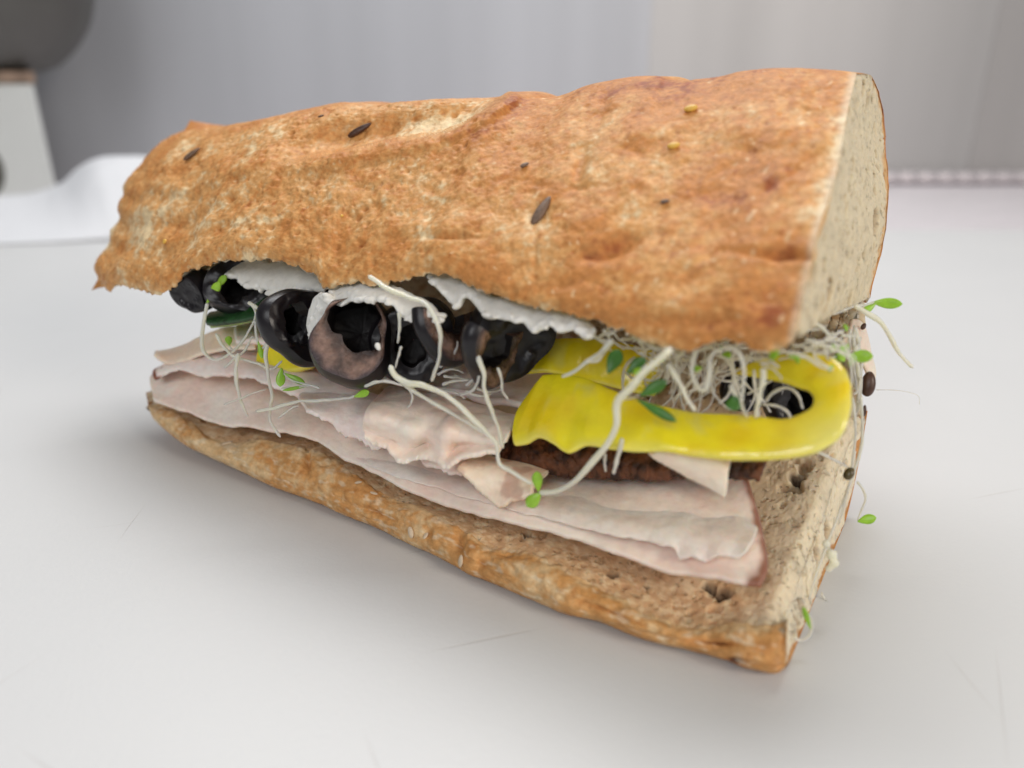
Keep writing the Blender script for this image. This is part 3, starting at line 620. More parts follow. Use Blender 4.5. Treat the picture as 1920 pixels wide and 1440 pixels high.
# second slice, left, skin-edged, folded over
turkey([RL([(292, 716), (320, 700), (350, 702), (392, 712), (440, 714), (480, 718), (530, 740), (590, 765), (640, 780)], -.1),
        RL([(288, 700), (320, 688), (360, 682), (420, 684), (480, 690), (540, 715), (600, 735), (650, 755)], .1),
        RL([(296, 692), (330, 676), (372, 664), (430, 664), (490, 672), (550, 690), (620, 715), (680, 735)], .8),
        RL([(340, 670), (380, 655), (440, 648), (500, 655), (570, 670), (640, 695), (700, 715)], 2.2)],
       .13, 'thin turkey slice with a speckled brown left edge, above the widest slice on the left', 3, Mv=40, Nu=200, jag=.06, ripple=.06,
       skin=lambda u, v, G: (sstep(.05, .0, u) * .5 + sstep(.35, .6, fbm(G, 5, 2, 9) + sstep(.09, .0, u) * .7) * sstep(.12, .03, u)))
# tongue sticking out left
turkey([RL([(289, 664), (300, 676), (322, 684), (350, 676), (385, 664), (430, 655), (480, 655)], .0),
        RL([(289, 662), (310, 667), (345, 662), (385, 650), (430, 640), (480, 640)], .4),
        RL([(290, 660), (320, 656), (350, 645), (385, 628), (425, 615), (480, 612)], 1.1)],
       .14, 'narrow turkey tongue sticking out at the far left over the speckled slice', 6, Mv=26, Nu=110, jag=.03, ripple=.05, warm=2.5)
# broken middle slice
turkey([R([(576, 772), (600, 790), (632, 812), (668, 836), (700, 850), (716, 840), (745, 850), (800, 880), (860, 900)], -.1),
        R([(570, 762), (610, 772), (660, 795), (710, 815), (760, 832), (820, 855), (880, 880)], .25),
        R([(560, 745), (620, 750), (680, 765), (740, 785), (800, 810), (860, 840), (920, 865)], .9),
        R([(590, 730), (650, 735), (720, 745), (790, 770), (860, 800), (930, 840)], 2.2)],
       .16, 'jagged turkey slice with a broken lower edge under the brown olive piece', 9, Mv=46, Nu=220, jag=.08, ripple=.10)
# bright ruffle in the centre
turkey([R([(684, 828), (700, 838), (722, 845), (746, 868), (782, 868), (815, 872), (836, 884), (866, 864), (900, 856), (934, 852)], [-.7, -.75, -.9, -1.0, -.95, -.9, -1.1, -.8, -.6, -.4]),
        R([(682, 800), (705, 812), (735, 822), (765, 840), (800, 832), (830, 846), (855, 838), (890, 836), (940, 838)], [-.4, -.4, -.3, -.3, .0, -.5, .0, -.2, -.2]),
        R([(686, 778), (712, 782), (745, 795), (775, 808), (805, 812), (835, 812), (862, 818), (895, 820), (950, 826)], [-.6, -.6, -.55, -.5, -.2, -.5, -.3, -.2, -.1]),
        R([(700, 752), (740, 760), (790, 768), (840, 778), (880, 790), (960, 806)], .35),
        R([(730, 725), (780, 735), (840, 745), (900, 760), (970, 780)], 1.8)],
       .15, 'ruffled bright turkey fold with a pointed tip in the middle of the filling', 12, Mv=56, Nu=220, jag=.04, ripple=.10, warm=1.2, rip_s=1.2)
# small piece with toasted end
turkey([R([(852, 882), (880, 905), (905, 930), (936, 955), (965, 944), (1000, 930)], -.45),
        R([(862, 872), (895, 890), (930, 912), (960, 918), (1000, 915)], -.2),
        R([(875, 866), (920, 876), (965, 888), (1010, 900)], .2),
        R([(900, 855), (940, 862), (985, 872), (1030, 886)], .9)],
       .16, 'small torn turkey piece with a toasted orange end beside the two-leaved sprout', 15, Mv=30, Nu=120, jag=.05, ripple=.06, warm=2.5,
       skin=lambda u, v, G: .4 * sstep(.2, .6, fbm(G, 2.5, 2, 3) + 1.1 * np.exp(-((u - .72) / .16) ** 2) * np.exp(-((v - .4) / .3) ** 2)))
# hanging flap right
turkey([R([(1212, 850), (1240, 868), (1280, 892), (1325, 915), (1360, 934)], -.1),
        R([(1230, 846), (1262, 862), (1300, 878), (1335, 894), (1364, 912)], -.15),
        R([(1240, 838), (1280, 845), (1320, 852), (1350, 864), (1366, 880)], .0),
        R([(1240, 828), (1290, 830), (1330, 834), (1360, 848), (1366, 868)], .5)],
       .10, 'thin triangular turkey flap hanging below the yellow pepper ring', 18, Mv=30, Nu=100, jag=.03, ripple=.04, warm=2.0)
# pink piece at the far right rear
turkey([[(1578, 640, 18.5), (1600, 665, 18.8), (1622, 690, 19.2), (1634, 720, 19.5)], [(1590, 618, 18.9), (1612, 635, 19.2), (1626, 662, 19.6), (1638, 705, 19.9)],
        [(1594, 598, 19.6), (1614, 606, 19.8), (1626, 640, 20.2), (1636, 690, 20.4)]],
       .14, 'pink turkey edge poking out at the right rear below the upper bread', 21, Mv=24, Nu=60, jag=.04, ripple=.04, warm=2,
       skin=lambda u, v, G: .5 * sstep(.88, 1, v + .1 * fbm(G, 3, 2, 5)))
# inner folded slices filling the pocket
turkey([R([(440, 640), (540, 660), (640, 690), (760, 720), (860, 740), (960, 760), (1060, 780)], 1.9),
        R([(440, 620), (540, 640), (640, 670), (760, 700), (860, 720), (960, 740), (1060, 760)], 2.6),
        R([(450, 600), (560, 600), (680, 620), (800, 640), (900, 650), (1000, 660), (1080, 680)], 4.2)],
       .2, 'shaded turkey slice deep behind the black olives', 24, Mv=40, Nu=160, jag=.05, ripple=.25)
# brown roasted piece under the pepper, recess shade darkened into its colour
Gk = spline_sheet([R([(905, 868), (1000, 884), (1100, 896), (1200, 900), (1300, 893), (1425, 897)], 1.3), R([(900, 855), (1000, 862), (1100, 872), (1200, 880), (1300, 878), (1430, 888)], 1.2),
                   R([(890, 825), (1000, 830), (1100, 838), (1200, 842), (1300, 845), (1440, 862)], 1.7), R([(890, 800), (1000, 800), (1100, 800), (1200, 810), (1300, 820), (1450, 840)], 3.0)], 50, 260)
Gk += normals(Gk) * (.16 * fbm(Gk, 2, 4, 101) + .07 * fbm(Gk, 7, 3, 102))[..., None]
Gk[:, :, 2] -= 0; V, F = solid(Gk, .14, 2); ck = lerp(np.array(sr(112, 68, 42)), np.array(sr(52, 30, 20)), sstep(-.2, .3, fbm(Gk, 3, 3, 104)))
tag(mesh_obj('turkey_slice', V, F, M['skin'], col=np.vstack([ck.reshape(-1, 3)] * 2)), 'brown roasted turkey edge under the yellow pepper ring, recess shade darkened into its colour', 'turkey slice', 'turkey slices in the filling')

# ------------------------------------------------------------------ ribbons (pepper, cucumber, mayo)
def ribbon(O, I, th, n=200, m=20, jag=0.0, seed=0, power=.7, taper=True, endw=.04):
    "solid band whose section spans from curve O to curve I and is th thick"
    O = resample(P(*np.array(O, float).T), n); I = resample(P(*np.array(I, float).T), n)
    c = (O + I) / 2; e = (O - I) / 2; t = np.gradient(c, axis=0); nn = np.cross(e, t); nn /= np.maximum(np.linalg.norm(nn, axis=1), 1e-9)[:, None]
    u = np.linspace(0, 1, n); tp = np.sqrt(np.clip(np.minimum(u, 1 - u) / endw, 0, 1)) if taper else np.ones(n); tp = np.maximum(tp, .02)
    a = np.linspace(0, 2 * np.pi, m, endpoint=False); ca = np.sign(np.cos(a)) * np.abs(np.cos(a)) ** power; sa = np.sign(np.sin(a)) * np.abs(np.sin(a)) ** power
    jj = 1 + jag * fbm(c[:, None] + e[:, None] * ca[None, :, None], 2, 3, seed)
    G = c[:, None] + e[:, None] * (ca[None, :] * jj * tp[:, None])[..., None] + nn[:, None] * (th / 2 * sa[None, :] * tp[:, None])[..., None]
    return G
def tube_faces(G):
    n, m = G.shape[:2]; F = [tuple(f) for f in grid_faces(n, m, wrap_u=True)]
    F.append(tuple(range(m))[::-1]); F.append(tuple(range((n - 1) * m, n * m))); return F
YEL = np.array(sr(252, 234, 36)); YEL2 = np.array(sr(240, 196, 16)); YELP = np.array(sr(228, 220, 120))
def pepper(O, I, th, label, seed, pale=None, **kw):
    G = ribbon(O, I, th, seed=seed, **kw); G = G + (.05 * fbm(G, .9, 2, seed + 1) + .02 * fbm(G, 4, 2, seed + 2))[..., None] * np.array([.3, -.8, .5])
    k = fbm(G, .7, 3, seed + 3); c = lerp(YEL, YEL2, .6 * sstep(-.1, .6, k)); c = lerp(c, YELP, .5 * sstep(.15, .5, fbm(G, 1.5, 3, seed + 4)))
    mm = np.cos(np.linspace(0, 2 * np.pi, G.shape[1], endpoint=False))[None, :]; c = lerp(c, YELP, .45 * sstep(.55, .98, mm + .4 * fbm(G, 1.2, 2, seed + 6)))
    if pale is not None: c = lerp(c, YELP, pale(G))
    o = mesh_obj('pepper_ring', G.reshape(-1, 3), tube_faces(G), M['pepper'], col=c)
    return tag(o, label, 'pepper ring', 'yellow pepper rings in the filling')
def Q(pts, off):
    off = np.interp(np.linspace(0, 1, len(pts)), np.linspace(0, 1, len(np.atleast_1d(off))), np.atleast_1d(off)) if np.size(off) > 1 else np.full(len(pts), float(off))
    return [(x, y, float(tT(x)) + o) for (x, y), o in zip(pts, off)]
O = [(944, 812), (958, 834), (985, 834), (1008, 822), (1036, 832), (1066, 850), (1100, 836), (1142, 842), (1190, 846), (1250, 846), (1310, 856), (1380, 862), (1460, 860), (1528, 848), (1575, 818), (1594, 770), (1596, 725), (1584, 692), (1560, 672), (1510, 662), (1450, 668), (1405, 682), (1370, 690)]
I = [(1002, 716), (1016, 704), (1040, 702), (1066, 704), (1090, 708), (1115, 716), (1145, 730), (1180, 744), (1220, 758), (1262, 768), (1310, 776), (1360, 778), (1410, 782), (1458, 790), (1488, 785), (1518, 772), (1527, 752), (1516, 735), (1496, 728), (1470, 718), (1438, 712), (1405, 706), (1370, 706)]
pepper(Q(O, [1.3, 1.2, 1.0, .9, .9, 1.0, 1.2, 1.7, 2.2, 2.5, 2.8]), Q(I, [2.2, 2.1, 1.9, 1.8, 1.8, 1.7, 1.7, 1.8, 2.1, 2.4, 2.8]), .30, 'large glossy yellow pepper ring with an open loop at its right end', 31,
       n=340, m=28, jag=.03, pale=lambda G: .75 * np.exp(-((project(G)[0] - 1560) / 75) ** 2 - ((project(G)[1] - 815) / 45) ** 2))
O = [(962, 700), (985, 702), (1030, 700), (1080, 712), (1130, 722), (1180, 735), (1240, 745)]
I = [(985, 655), (1000, 645), (1040, 636), (1080, 634), (1130, 636), (1180, 645), (1240, 660)]
pepper(Q(O, 3.0), Q(I, 3.2), .28, 'shaded yellow pepper strip tucked behind the left part of the large ring', 35, n=120)
O = [(480, 690), (510, 705), (550, 700), (590, 690)]; I = [(490, 640), (515, 640), (550, 640), (590, 640)]
pepper(Q(O, 2.6), Q(I, 2.8), .3, 'small yellow pepper piece half hidden beside the standing olive ring', 37, n=60)

G = ribbon(Q([(380, 604), (400, 608), (440, 604), (480, 596), (520, 580), (560, 560)], 1.0), Q([(392, 590), (410, 586), (440, 578), (480, 566), (520, 552), (560, 540)], 2.0), .28, n=90, m=16)
cu = thing('cucumber_slice', G.reshape(-1, 3).mean(0), 'dark green cucumber slice at the left end beneath the black olive', 'cucumber')
mesh_obj('skin', G.reshape(-1, 3), tube_faces(G), M['cucumber'], cu)
G = ribbon(Q([(386, 606), (440, 600), (480, 590), (520, 574), (556, 556)], 1.5), Q([(400, 590), (440, 582), (480, 570), (520, 556), (556, 544)], 3.2), .22, n=60, m=14); G[..., 2] -= .12
mesh_obj('flesh', G.reshape(-1, 3), tube_faces(G), M['cuke_flesh'], cu)

# ------------------------------------------------------------------ olives
def olive(c, axis, Ro, Ri, h, label, arc=(0, 360), ecc=(0, 0), tilt_up=None, squash=1.0, seed=0, spin=0, cup=0.0, closed=False, dark=False):
    "ring cut from a black olive: skin, two cut faces, hollow"
    c = np.asarray(c, float); ax = np.asarray(axis, float); ax /= np.linalg.norm(ax)
    upv = np.array([0, 0, 1.0]); e1 = np.cross(upv, ax); e1 /= np.linalg.norm(e1); e2 = np.cross(ax, e1)
    s = math.radians(spin); e1, e2 = e1 * math.cos(s) + e2 * math.sin(s), -e1 * math.sin(s) + e2 * math.cos(s)
    full = arc[1] - arc[0] >= 360; na = 72
    a = np.radians(np.linspace(arc[0], arc[1], na, endpoint=not full))
    ro = Ro * (1 + .08 * np.sin(2 * a + seed) + .07 * np.sin(3 * a + seed * 2) + .015 * np.sin(7 * a + seed)); ri = Ri * (1 + .14 * np.sin(2 * a + seed * 3) + .10 * np.sin(3 * a + seed) + .06 * np.sin(6 * a) + .03 * np.sin(11 * a))
    def pt(r, z, ex=0, ey=0): return c + e1 * ((r * np.cos(a) + ex))[:, None] + e2 * ((r * np.sin(a) + ey) * squash)[:, None] + ax * np.reshape(z, (-1, 1))
    zz = np.linspace(-h / 2, h / 2, 10)
    skin = np.array([pt(ro * (1 - .10 * (2 * abs(z) / h) ** 2 - cup * (z / h - .5) ** 2), np.full(na, z)) for z in zz])
    def face(z, sg):
        ks = np.linspace(0, 1, 9); A = skin[-1] if sg > 0 else skin[0]; Bc = pt(ri, np.full(na, z - sg * .04), *ecc)
        F = np.array([A * (1 - k) + Bc * k + ax * (sg * .05 * math.sin(k * math.pi) - sg * .0) for k in ks]); F += (ax * .13 * fbm(F, 3.2, 4, seed, .6)[..., None]) * np.sin(np.pi * ks)[:, None, None]; return F
    f1, f2 = face(h / 2, 1), face(-h / 2, -1)
    hol = np.array([f1[-1] * (1 - k) + f2[-1] * k + (0) for k in np.linspace(0, 1, 8)]); hol += .04 * fbm(hol, 4, 3, seed + 2)[..., None] * ax
    hol[0] = f1[-1]; hol[-1] = f2[-1]
    if closed:
        cen = f2[-1].mean(0) + ax * h * .15; r5 = hol[5] - cen; rm = np.linalg.norm(r5, axis=1).mean(); rd = r5 / np.linalg.norm(r5, axis=1)[:, None] * rm; fan = [cen + (r5 * (1 - k) + rd * k) * math.cos(k * math.pi / 2) - ax * h * .12 * math.sin(k * math.pi / 2) for k in np.linspace(.1, .99, 12)]; hol = np.vstack([hol[:6], fan]); hol[2:] += .05 * fbm(hol[2:], 3, 3, seed + 5)[..., None] * ax; f2 = np.vstack([f2, [f2[-1] * (1 - k) + (f2[-1].mean(0) - ax * .05) * k for k in (.5, .98)]])
    t = thing('olive_slice', c - np.array([0, 0, Ro]), label, 'olive slice', 'black olive slices in the filling')
    mesh_obj('skin', skin.reshape(-1, 3), grid_faces(10, na, wrap_u=full), M['olive_skin'], t)
    V = np.vstack([f1.reshape(-1, 3), f2.reshape(-1, 3)])
    def fc(F_):
        kq = np.linspace(0, 1, len(F_))[:, None] + .35 * fbm(F_, 2.2, 3, seed + 4); cq = lerp(np.broadcast_to(np.array(sr(58, 46, 50)), F_.shape), np.array(sr(118, 92, 80)), sstep(.02, .28, kq)); cq = lerp(cq, np.array(sr(52, 36, 30)), sstep(.5, .95, kq)); return (cq * (1 + .7 * fbm(F_, 6, 4, seed + 6, .7))[..., None]).reshape(-1, 3)
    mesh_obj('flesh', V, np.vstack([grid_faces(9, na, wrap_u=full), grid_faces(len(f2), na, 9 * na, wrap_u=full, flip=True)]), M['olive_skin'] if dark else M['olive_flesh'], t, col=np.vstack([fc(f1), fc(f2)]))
    mesh_obj('hollow', hol.reshape(-1, 3), grid_faces(len(hol), na, wrap_u=full), M['olive_hollow'], t)
    if not full:
        V = []; F = []
        for e in (0, -1):
            lp = np.vstack([skin[:, e], f1[1:, e], hol[1:-1, e], f2[::-1][:-1, e]]); F.append(tuple(range(len(V), len(V) + len(lp)))); V += list(lp)
        mesh_obj('cut_end', np.array(V), F, M['olive_flesh'], t, smooth=False, col=np.tile(np.array(sr(96, 74, 66)), (len(V), 1)))
    return t
tv = lambda x, y, off: P(x, y, tT(x) + off)
A_ = np.array
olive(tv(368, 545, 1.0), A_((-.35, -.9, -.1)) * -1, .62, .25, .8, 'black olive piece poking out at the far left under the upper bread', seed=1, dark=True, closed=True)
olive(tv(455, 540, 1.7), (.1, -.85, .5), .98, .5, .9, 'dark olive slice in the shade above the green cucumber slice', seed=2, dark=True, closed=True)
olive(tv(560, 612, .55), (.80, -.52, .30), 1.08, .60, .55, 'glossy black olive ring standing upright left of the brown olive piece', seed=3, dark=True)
olive(tv(664, 645, .45), (.05, -.80, .50), 1.07, .66, 1.2, 'largest olive slice, brown cut side and dark hollow facing out in the centre', seed=5.4, ecc=(.12, .40), closed=True)
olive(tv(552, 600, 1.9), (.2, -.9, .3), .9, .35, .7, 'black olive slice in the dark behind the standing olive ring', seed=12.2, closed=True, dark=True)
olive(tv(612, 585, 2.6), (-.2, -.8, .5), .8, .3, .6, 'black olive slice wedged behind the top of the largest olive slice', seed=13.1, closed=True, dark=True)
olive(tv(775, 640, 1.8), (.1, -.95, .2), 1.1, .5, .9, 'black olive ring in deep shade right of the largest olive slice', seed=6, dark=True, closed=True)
olive(tv(838, 600, 1.0), (.75, -.55, .40), 1.05, .40, .40, 'grey brown olive piece tilted under the white mayonnaise', arc=(130, 340), seed=7, spin=20)
olive(tv(925, 645, .9), (.80, -.55, -.15), 1.05, .55, .42, 'olive slice with a lilac brown cut side left of the yellow pepper', arc=(190, 420), seed=8, spin=-50)
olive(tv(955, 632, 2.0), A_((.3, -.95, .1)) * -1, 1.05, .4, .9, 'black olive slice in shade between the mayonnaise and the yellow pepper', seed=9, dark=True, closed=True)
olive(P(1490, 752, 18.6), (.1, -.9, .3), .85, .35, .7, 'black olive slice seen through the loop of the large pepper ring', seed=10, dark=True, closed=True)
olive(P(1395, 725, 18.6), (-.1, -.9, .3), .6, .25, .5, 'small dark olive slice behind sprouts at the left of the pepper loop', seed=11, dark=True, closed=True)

# ------------------------------------------------------------------ mayonnaise
def blob(pts, name, label, m, voxel=.035, seed=0, flat=1.0, cat='sauce', amp=.022):
    V = []; F = []; n0 = 0
    for (x, y, off, r) in pts:
        c = tv(x, y, off); v, f = ellip(np.array([0, 0, r]) * flat, np.array([r, 0, 0]), np.array([0, r * .8, 0]), c, 14, 9); V.append(v); F.append(f + n0); n0 += len(v)
    o = mesh_obj(name, np.vstack(V), np.vstack(F), m)
    md = o.modifiers.new('remesh', 'REMESH'); md.mode = 'VOXEL'; md.voxel_size = voxel * S; md.use_smooth_shade = True
    sm = o.modifiers.new('smooth', 'SMOOTH'); sm.iterations = 14; sm.factor = .6
    tx = bpy.data.textures.new('lumps', 'CLOUDS'); tx.noise_scale = .3 * S; dm = o.modifiers.new('displace', 'DISPLACE'); dm.texture = tx; dm.strength = amp * S * 2; dm.mid_level = .5
    return tag(o, label, cat, 'mayonnaise under the upper bread' if cat == 'sauce' else None)
def chain(pts, n, r0, r1, joff=0, jit=3, seed=0):
    r = np.random.RandomState(seed); q = resample(np.array(pts, float), n); return [(a + r.randn() * jit, b + r.randn() * jit, o, r.uniform(r0, r1)) for a, b, o in q]
def smear(parts, label, seed):
    V = []; F = []; n0 = 0
    for up_, lo_, o1, o2, th in parts:
        G = ribbon(Q(up_, o1), Q(lo_, o2), th, n=260, m=44, power=.9, jag=.12, seed=seed)
        G = G + (np.abs(fbm(G, 1.6, 3, seed + 1)) * .34 - .04 + .06 * fbm(G, 4, 4, seed + 2, .6))[..., None] * np.array([.15, -.8, -.35])
        V.append(G.reshape(-1, 3)); F += [tuple(i + n0 for i in f) for f in tube_faces(G)]; n0 += G.shape[0] * G.shape[1]
    rr_ = np.random.RandomState(seed)
    for up_, lo_, o1, o2, th in parts:
        a_ = resample(P(*np.array(Q(up_, o1), float).T), 60); b_ = resample(P(*np.array(Q(lo_, o2), float).T), 60)
        for k_ in range(int(60)):
            i_ = rr_.randint(60); f_ = rr_.uniform(.1, 1.0) ** .6; rad = rr_.uniform(.04, .11) * (th / .3) ** .3; c_ = a_[i_] * (1 - f_) + b_[i_] * f_ + np.array([0, -rr_.uniform(0, .10), rr_.uniform(-.03, .03)])
            v_, f__ = ellip(np.array([rr_.uniform(.6, 2.2) * rad, 0, rr_.uniform(-.5, .5) * rad]), np.array([0, rad, 0]), np.array([0, 0, rad]), c_, 12, 8); V.append(v_); F += [tuple(int(q_) + n0 for q_ in f) for f in f__]; n0 += len(v_)
    o = tag(mesh_obj('mayonnaise', np.vstack(V), F, M['mayo']), label, 'sauce', 'mayonnaise under the upper bread')
    md = o.modifiers.new('remesh', 'REMESH'); md.mode = 'VOXEL'; md.voxel_size = .022 * S; md.use_smooth_shade = True
    sm = o.modifiers.new('smooth', 'SMOOTH'); sm.iterations = 12; sm.factor = .5
    return o
smear([([(425, 486), (470, 486), (530, 490), (570, 500), (612, 515)], [(430, 512), (448, 528), (470, 538), (498, 545), (520, 555), (542, 562), (560, 548), (590, 546), (612, 545)], 1.7, 1.1, .34)],
      'cream coloured mayonnaise smear under the bread at the left', 401)
smear([([(604, 545), (586, 562), (577, 590), (574, 612), (580, 630)], [(628, 560), (616, 580), (604, 604), (598, 622), (592, 634)], -.05, -.1, .12),
       ([(612, 538), (660, 530), (710, 532), (750, 538), (795, 560), (826, 586)], [(622, 572), (645, 572), (668, 562), (700, 564), (734, 570), (750, 590), (772, 600), (800, 594), (826, 602)], .4, -.05, .2)],
      'white mayonnaise draped over the largest olive slice', 402)
smear([([(806, 512), (850, 516), (900, 540), (960, 560), (1010, 575), (1060, 588), (1120, 610)], [(810, 530), (828, 546), (846, 568), (860, 578), (868, 558), (886, 562), (902, 586), (916, 597), (940, 595), (962, 600), (984, 606), (998, 622), (1018, 616), (1038, 606), (1058, 620), (1080, 610), (1100, 632), (1116, 625)], .7, .15, .26)],
      'bright white mayonnaise streak hanging below the bread above the yellow pepper', 403)
blob([(708, 648, -.75, .075), (710, 653, -.75, .06)], 'mayonnaise', 'tiny white mayonnaise drop on the largest olive slice', M['mayo'], voxel=.015, amp=0)

# ------------------------------------------------------------------ sprouts
def tube(pts, r, n=None, m=10, taper=(.9, .6), seed=0, wig=.0):
    pts = np.array(pts, float); n = n or max(14, 7 * len(pts)); c = resample(pts, n)
    c = c + wig * np.stack([fbm(c, 2, 2, seed), fbm(c, 2, 2, seed + 3), fbm(c, 2, 2, seed + 6)], -1)
    t = np.gradient(c, axis=0); t /= np.maximum(np.linalg.norm(t, axis=1), 1e-9)[:, None]
    e = np.cross(t[0], [0.3, .2, .93]); e /= np.linalg.norm(e); E1 = []
    for k in range(n):
        e = e - t[k] * (e * t[k]).sum(); e /= np.linalg.norm(e); E1.append(e)
    E1 = np.array(E1); E2 = np.cross(t, E1); u = np.linspace(0, 1, n)
    rr = r * (taper[0] * (1 - u) + taper[1] * u) * (1 + .12 * np.sin(u * 17 + seed)); rr[0] *= .35; rr[-1] *= .35
    a = np.linspace(0, 2 * np.pi, m, endpoint=False)
    G = c[:, None] + rr[:, None, None] * (np.cos(a)[None, :, None] * E1[:, None] + .85 * np.sin(a)[None, :, None] * E2[:, None]); return G
def leafmesh(p0, p1, wd, th=.03, nrm=None, bend=.1):
    p0 = np.array(p0); p1 = np.array(p1); d = p1 - p0; L_ = np.linalg.norm(d); d = d / L_
    v = rel(p0) / np.linalg.norm(rel(p0)) if nrm is None else nrm; side = np.cross(d, v); side /= np.linalg.norm(side); nn = np.cross(side, d)
    k = np.linspace(0, 1, 16); a = np.linspace(0, 2 * np.pi, 12, endpoint=False)
    wdt = wd * (np.sin(np.pi * k ** 1.5) ** .62 * .95 + .12 * (1 - k)); wdt[0] = wd * .15; wdt[-1] = .01
    cc = p0 + d * (k * L_)[:, None] + nn * (bend * L_ * np.sin(np.pi * k))[:, None]
    return cc[:, None] + side[None, None] * (wdt[:, None] * np.cos(a))[..., None] + nn[None, None] * ((th * (wdt / wd + .2))[:, None] * np.sin(a))[..., None]
SPR = 'alfalfa sprouts in the filling'
def sprout(pts, r=.075, leaves=(), off=-.35, label=None, dark=False, depth=None, group=SPR, wig=.04, seed=None, taper=(.95, .6)):
    seed = random.random() * 50 if seed is None else seed
    if depth is None: W = np.array([P(x, y, B(x, y) + off) for x, y in pts])
    elif np.isscalar(depth): W = np.array([P(x, y, depth) for x, y in pts])
    else: W = np.array([P(x, y, d) for (x, y), d in zip(pts, np.interp(np.linspace(0, 1, len(pts)), np.linspace(0, 1, len(depth)), depth))])
    org = [float(W[:, 0].mean()), float(W[:, 1].mean()), float(W[:, 2].min())]
    s = thing('sprout', org, label, 'sprout', group)
    G = tube(W, r * .74, seed=seed, wig=wig, taper=taper); mesh_obj('stem', G.reshape(-1, 3), tube_faces(G), M['stem'], s)
    for (x0, y0, x1, y1, wd) in leaves:
        d0 = np.argmin([(x0 - x) ** 2 + (y0 - y) ** 2 for x, y in pts]); dd = np.linalg.norm(rel(W[d0])) ; td = rel(W[d0])[1] * cp - rel(W[d0])[2] * sp
        G = leafmesh(P(x0, y0, td - .05), P(x1, y1, td - .12), wd); mesh_obj('leaf', G.reshape(-1, 3), tube_faces(G), M['dleaf'] if dark else M['leaf'], s)
    return s
sprout([(389, 567), (383, 602), (379, 637), (383, 660), (401, 674), (427, 666), (453, 642), (471, 613), (480, 587), (468, 567)], .085, [(388, 568, 412, 528, .13), (405, 540, 424, 516, .10)], off=.45, label='curled sprout at the far left with a green leaf over the black olive', wig=.02)
sprout([(404, 625), (421, 654), (445, 672), (480, 680), (509, 692), (529, 677)], .08, off=.1, label='pale looping sprout at the left crossing the curled one')
sprout([(445, 662), (442, 701), (447, 736), (456, 765), (465, 782)], .09, off=-.25, label='straight pale sprout hanging down over the left turkey slices')
sprout([(516, 622), (500, 654), (503, 698), (509, 742), (506, 771), (509, 794), (526, 820)], .08, off=-.3, label='long sprout hanging down over the turkey left of the standing olive')
sprout([(600, 728), (570, 720), (545, 712), (528, 694)], .05, [(528, 690, 525, 725, .12), (534, 700, 572, 720, .09)], off=-.45, label='small sprout with two bright green leaves below the standing olive')
sprout([(528, 728), (560, 726), (590, 722)], .04, [(575, 724, 530, 732, .05)], off=-.42, label='thin sprout with a narrow green leaf just left of the largest olive slice')
sprout([(480, 771), (515, 765), (558, 753), (593, 750), (646, 747), (668, 742)], .09, [(664, 744, 692, 734, .10)], off=-.5, label='pale sprout lying across the turkey under the largest olive slice')
sprout([(421, 759), (456, 745), (500, 730)], .045, off=-.5, label='short thin sprout slanting across the left turkey slices')
sprout([(522, 784), (538, 770), (560, 760)], .05, off=-.5, label='short sprout end below the long sprout lying across the turkey')
sprout([(466, 567), (480, 576), (494, 585), (502, 600)], .09, [(496, 583, 506, 616, .13), (496, 586, 514, 566, .09), (490, 585, 480, 600, .05)], off=.2, label='sprout head with three green leaves left of the standing olive', wig=0)
sprout([(440, 660), (432, 650), (428, 640)], .04, [(430, 648, 428, 630, .10)], off=.5, label='tiny sprout with one round green leaf inside the curled one')
sprout([(478, 600), (482, 630), (490, 656), (500, 640), (514, 610)], .06, [(484, 640, 492, 672, .07)], off=.45, label='yellowish sprout bent between cucumber and standing olive')
sprout([(420, 690), (440, 672), (460, 655), (474, 630)], .06, off=.25, label='pale sprout crossing in the left tangle toward the cucumber')
sprout([(692, 515), (722, 538), (762, 556), (797, 570), (818, 602), (827, 637), (821, 678), (809, 716)], .105, off=-.55, label='long curved sprout hanging from the bread right of the largest olive slice')
sprout([(748, 585), (750, 605), (748, 625), (744, 645)], .07, off=-.35, label='short sprout dangling at the right edge of the largest olive hollow')
sprout([(733, 684), (742, 705), (762, 719), (795, 725), (835, 740), (873, 772), (908, 807), (932, 836), (938, 871), (967, 890), (996, 905)], .12, off=-1.15, label='thickest pale sprout running down across the turkey ruffle to the right', taper=(1, .55))
sprout([(748, 712), (770, 730), (792, 742), (830, 766), (873, 789), (926, 822)], .085, off=-1.1, label='pale sprout running close beneath the thickest sprout')
sprout([(684, 724), (705, 718), (727, 716), (757, 722)], .075, off=-.75, label='pale sprout lying between the largest olive slice and the ruffle')
sprout([(757, 722), (768, 732), (774, 745), (770, 758), (762, 766)], .05, off=-.9, label='thin hooked sprout under the head of the thickest sprout')
sprout([(752, 648), (746, 668), (742, 690)], .045, off=-.8, label='thin sprout tip standing between the largest olive and thickest sprout')
sprout([(879, 643), (894, 667), (908, 699), (908, 730), (920, 766), (934, 801), (943, 842)], .10, off=-.45, label='long sprout hanging left of the yellow pepper ring end')
sprout([(891, 672), (898, 707), (885, 734), (862, 740)], .065, off=-.2, label='curved sprout bending under the lilac olive slice')
sprout([(932, 690), (940, 712), (943, 731), (955, 751)], .055, off=-.35, label='short sprout at the left tip of the yellow pepper')
sprout([(824, 688), (844, 677), (856, 652), (858, 640)], .055, off=.4, label='thin sprout in the dark between the olive pieces')
sprout([(874, 722), (888, 712), (900, 698)], .05, off=.2, label='little sprout lying at the foot of the olive pieces')
sprout([(1150, 636), (1128, 660), (1100, 679), (1078, 696), (1054, 706)], .09, off=.1, label='pale sprout lying on top of the left yellow pepper end')
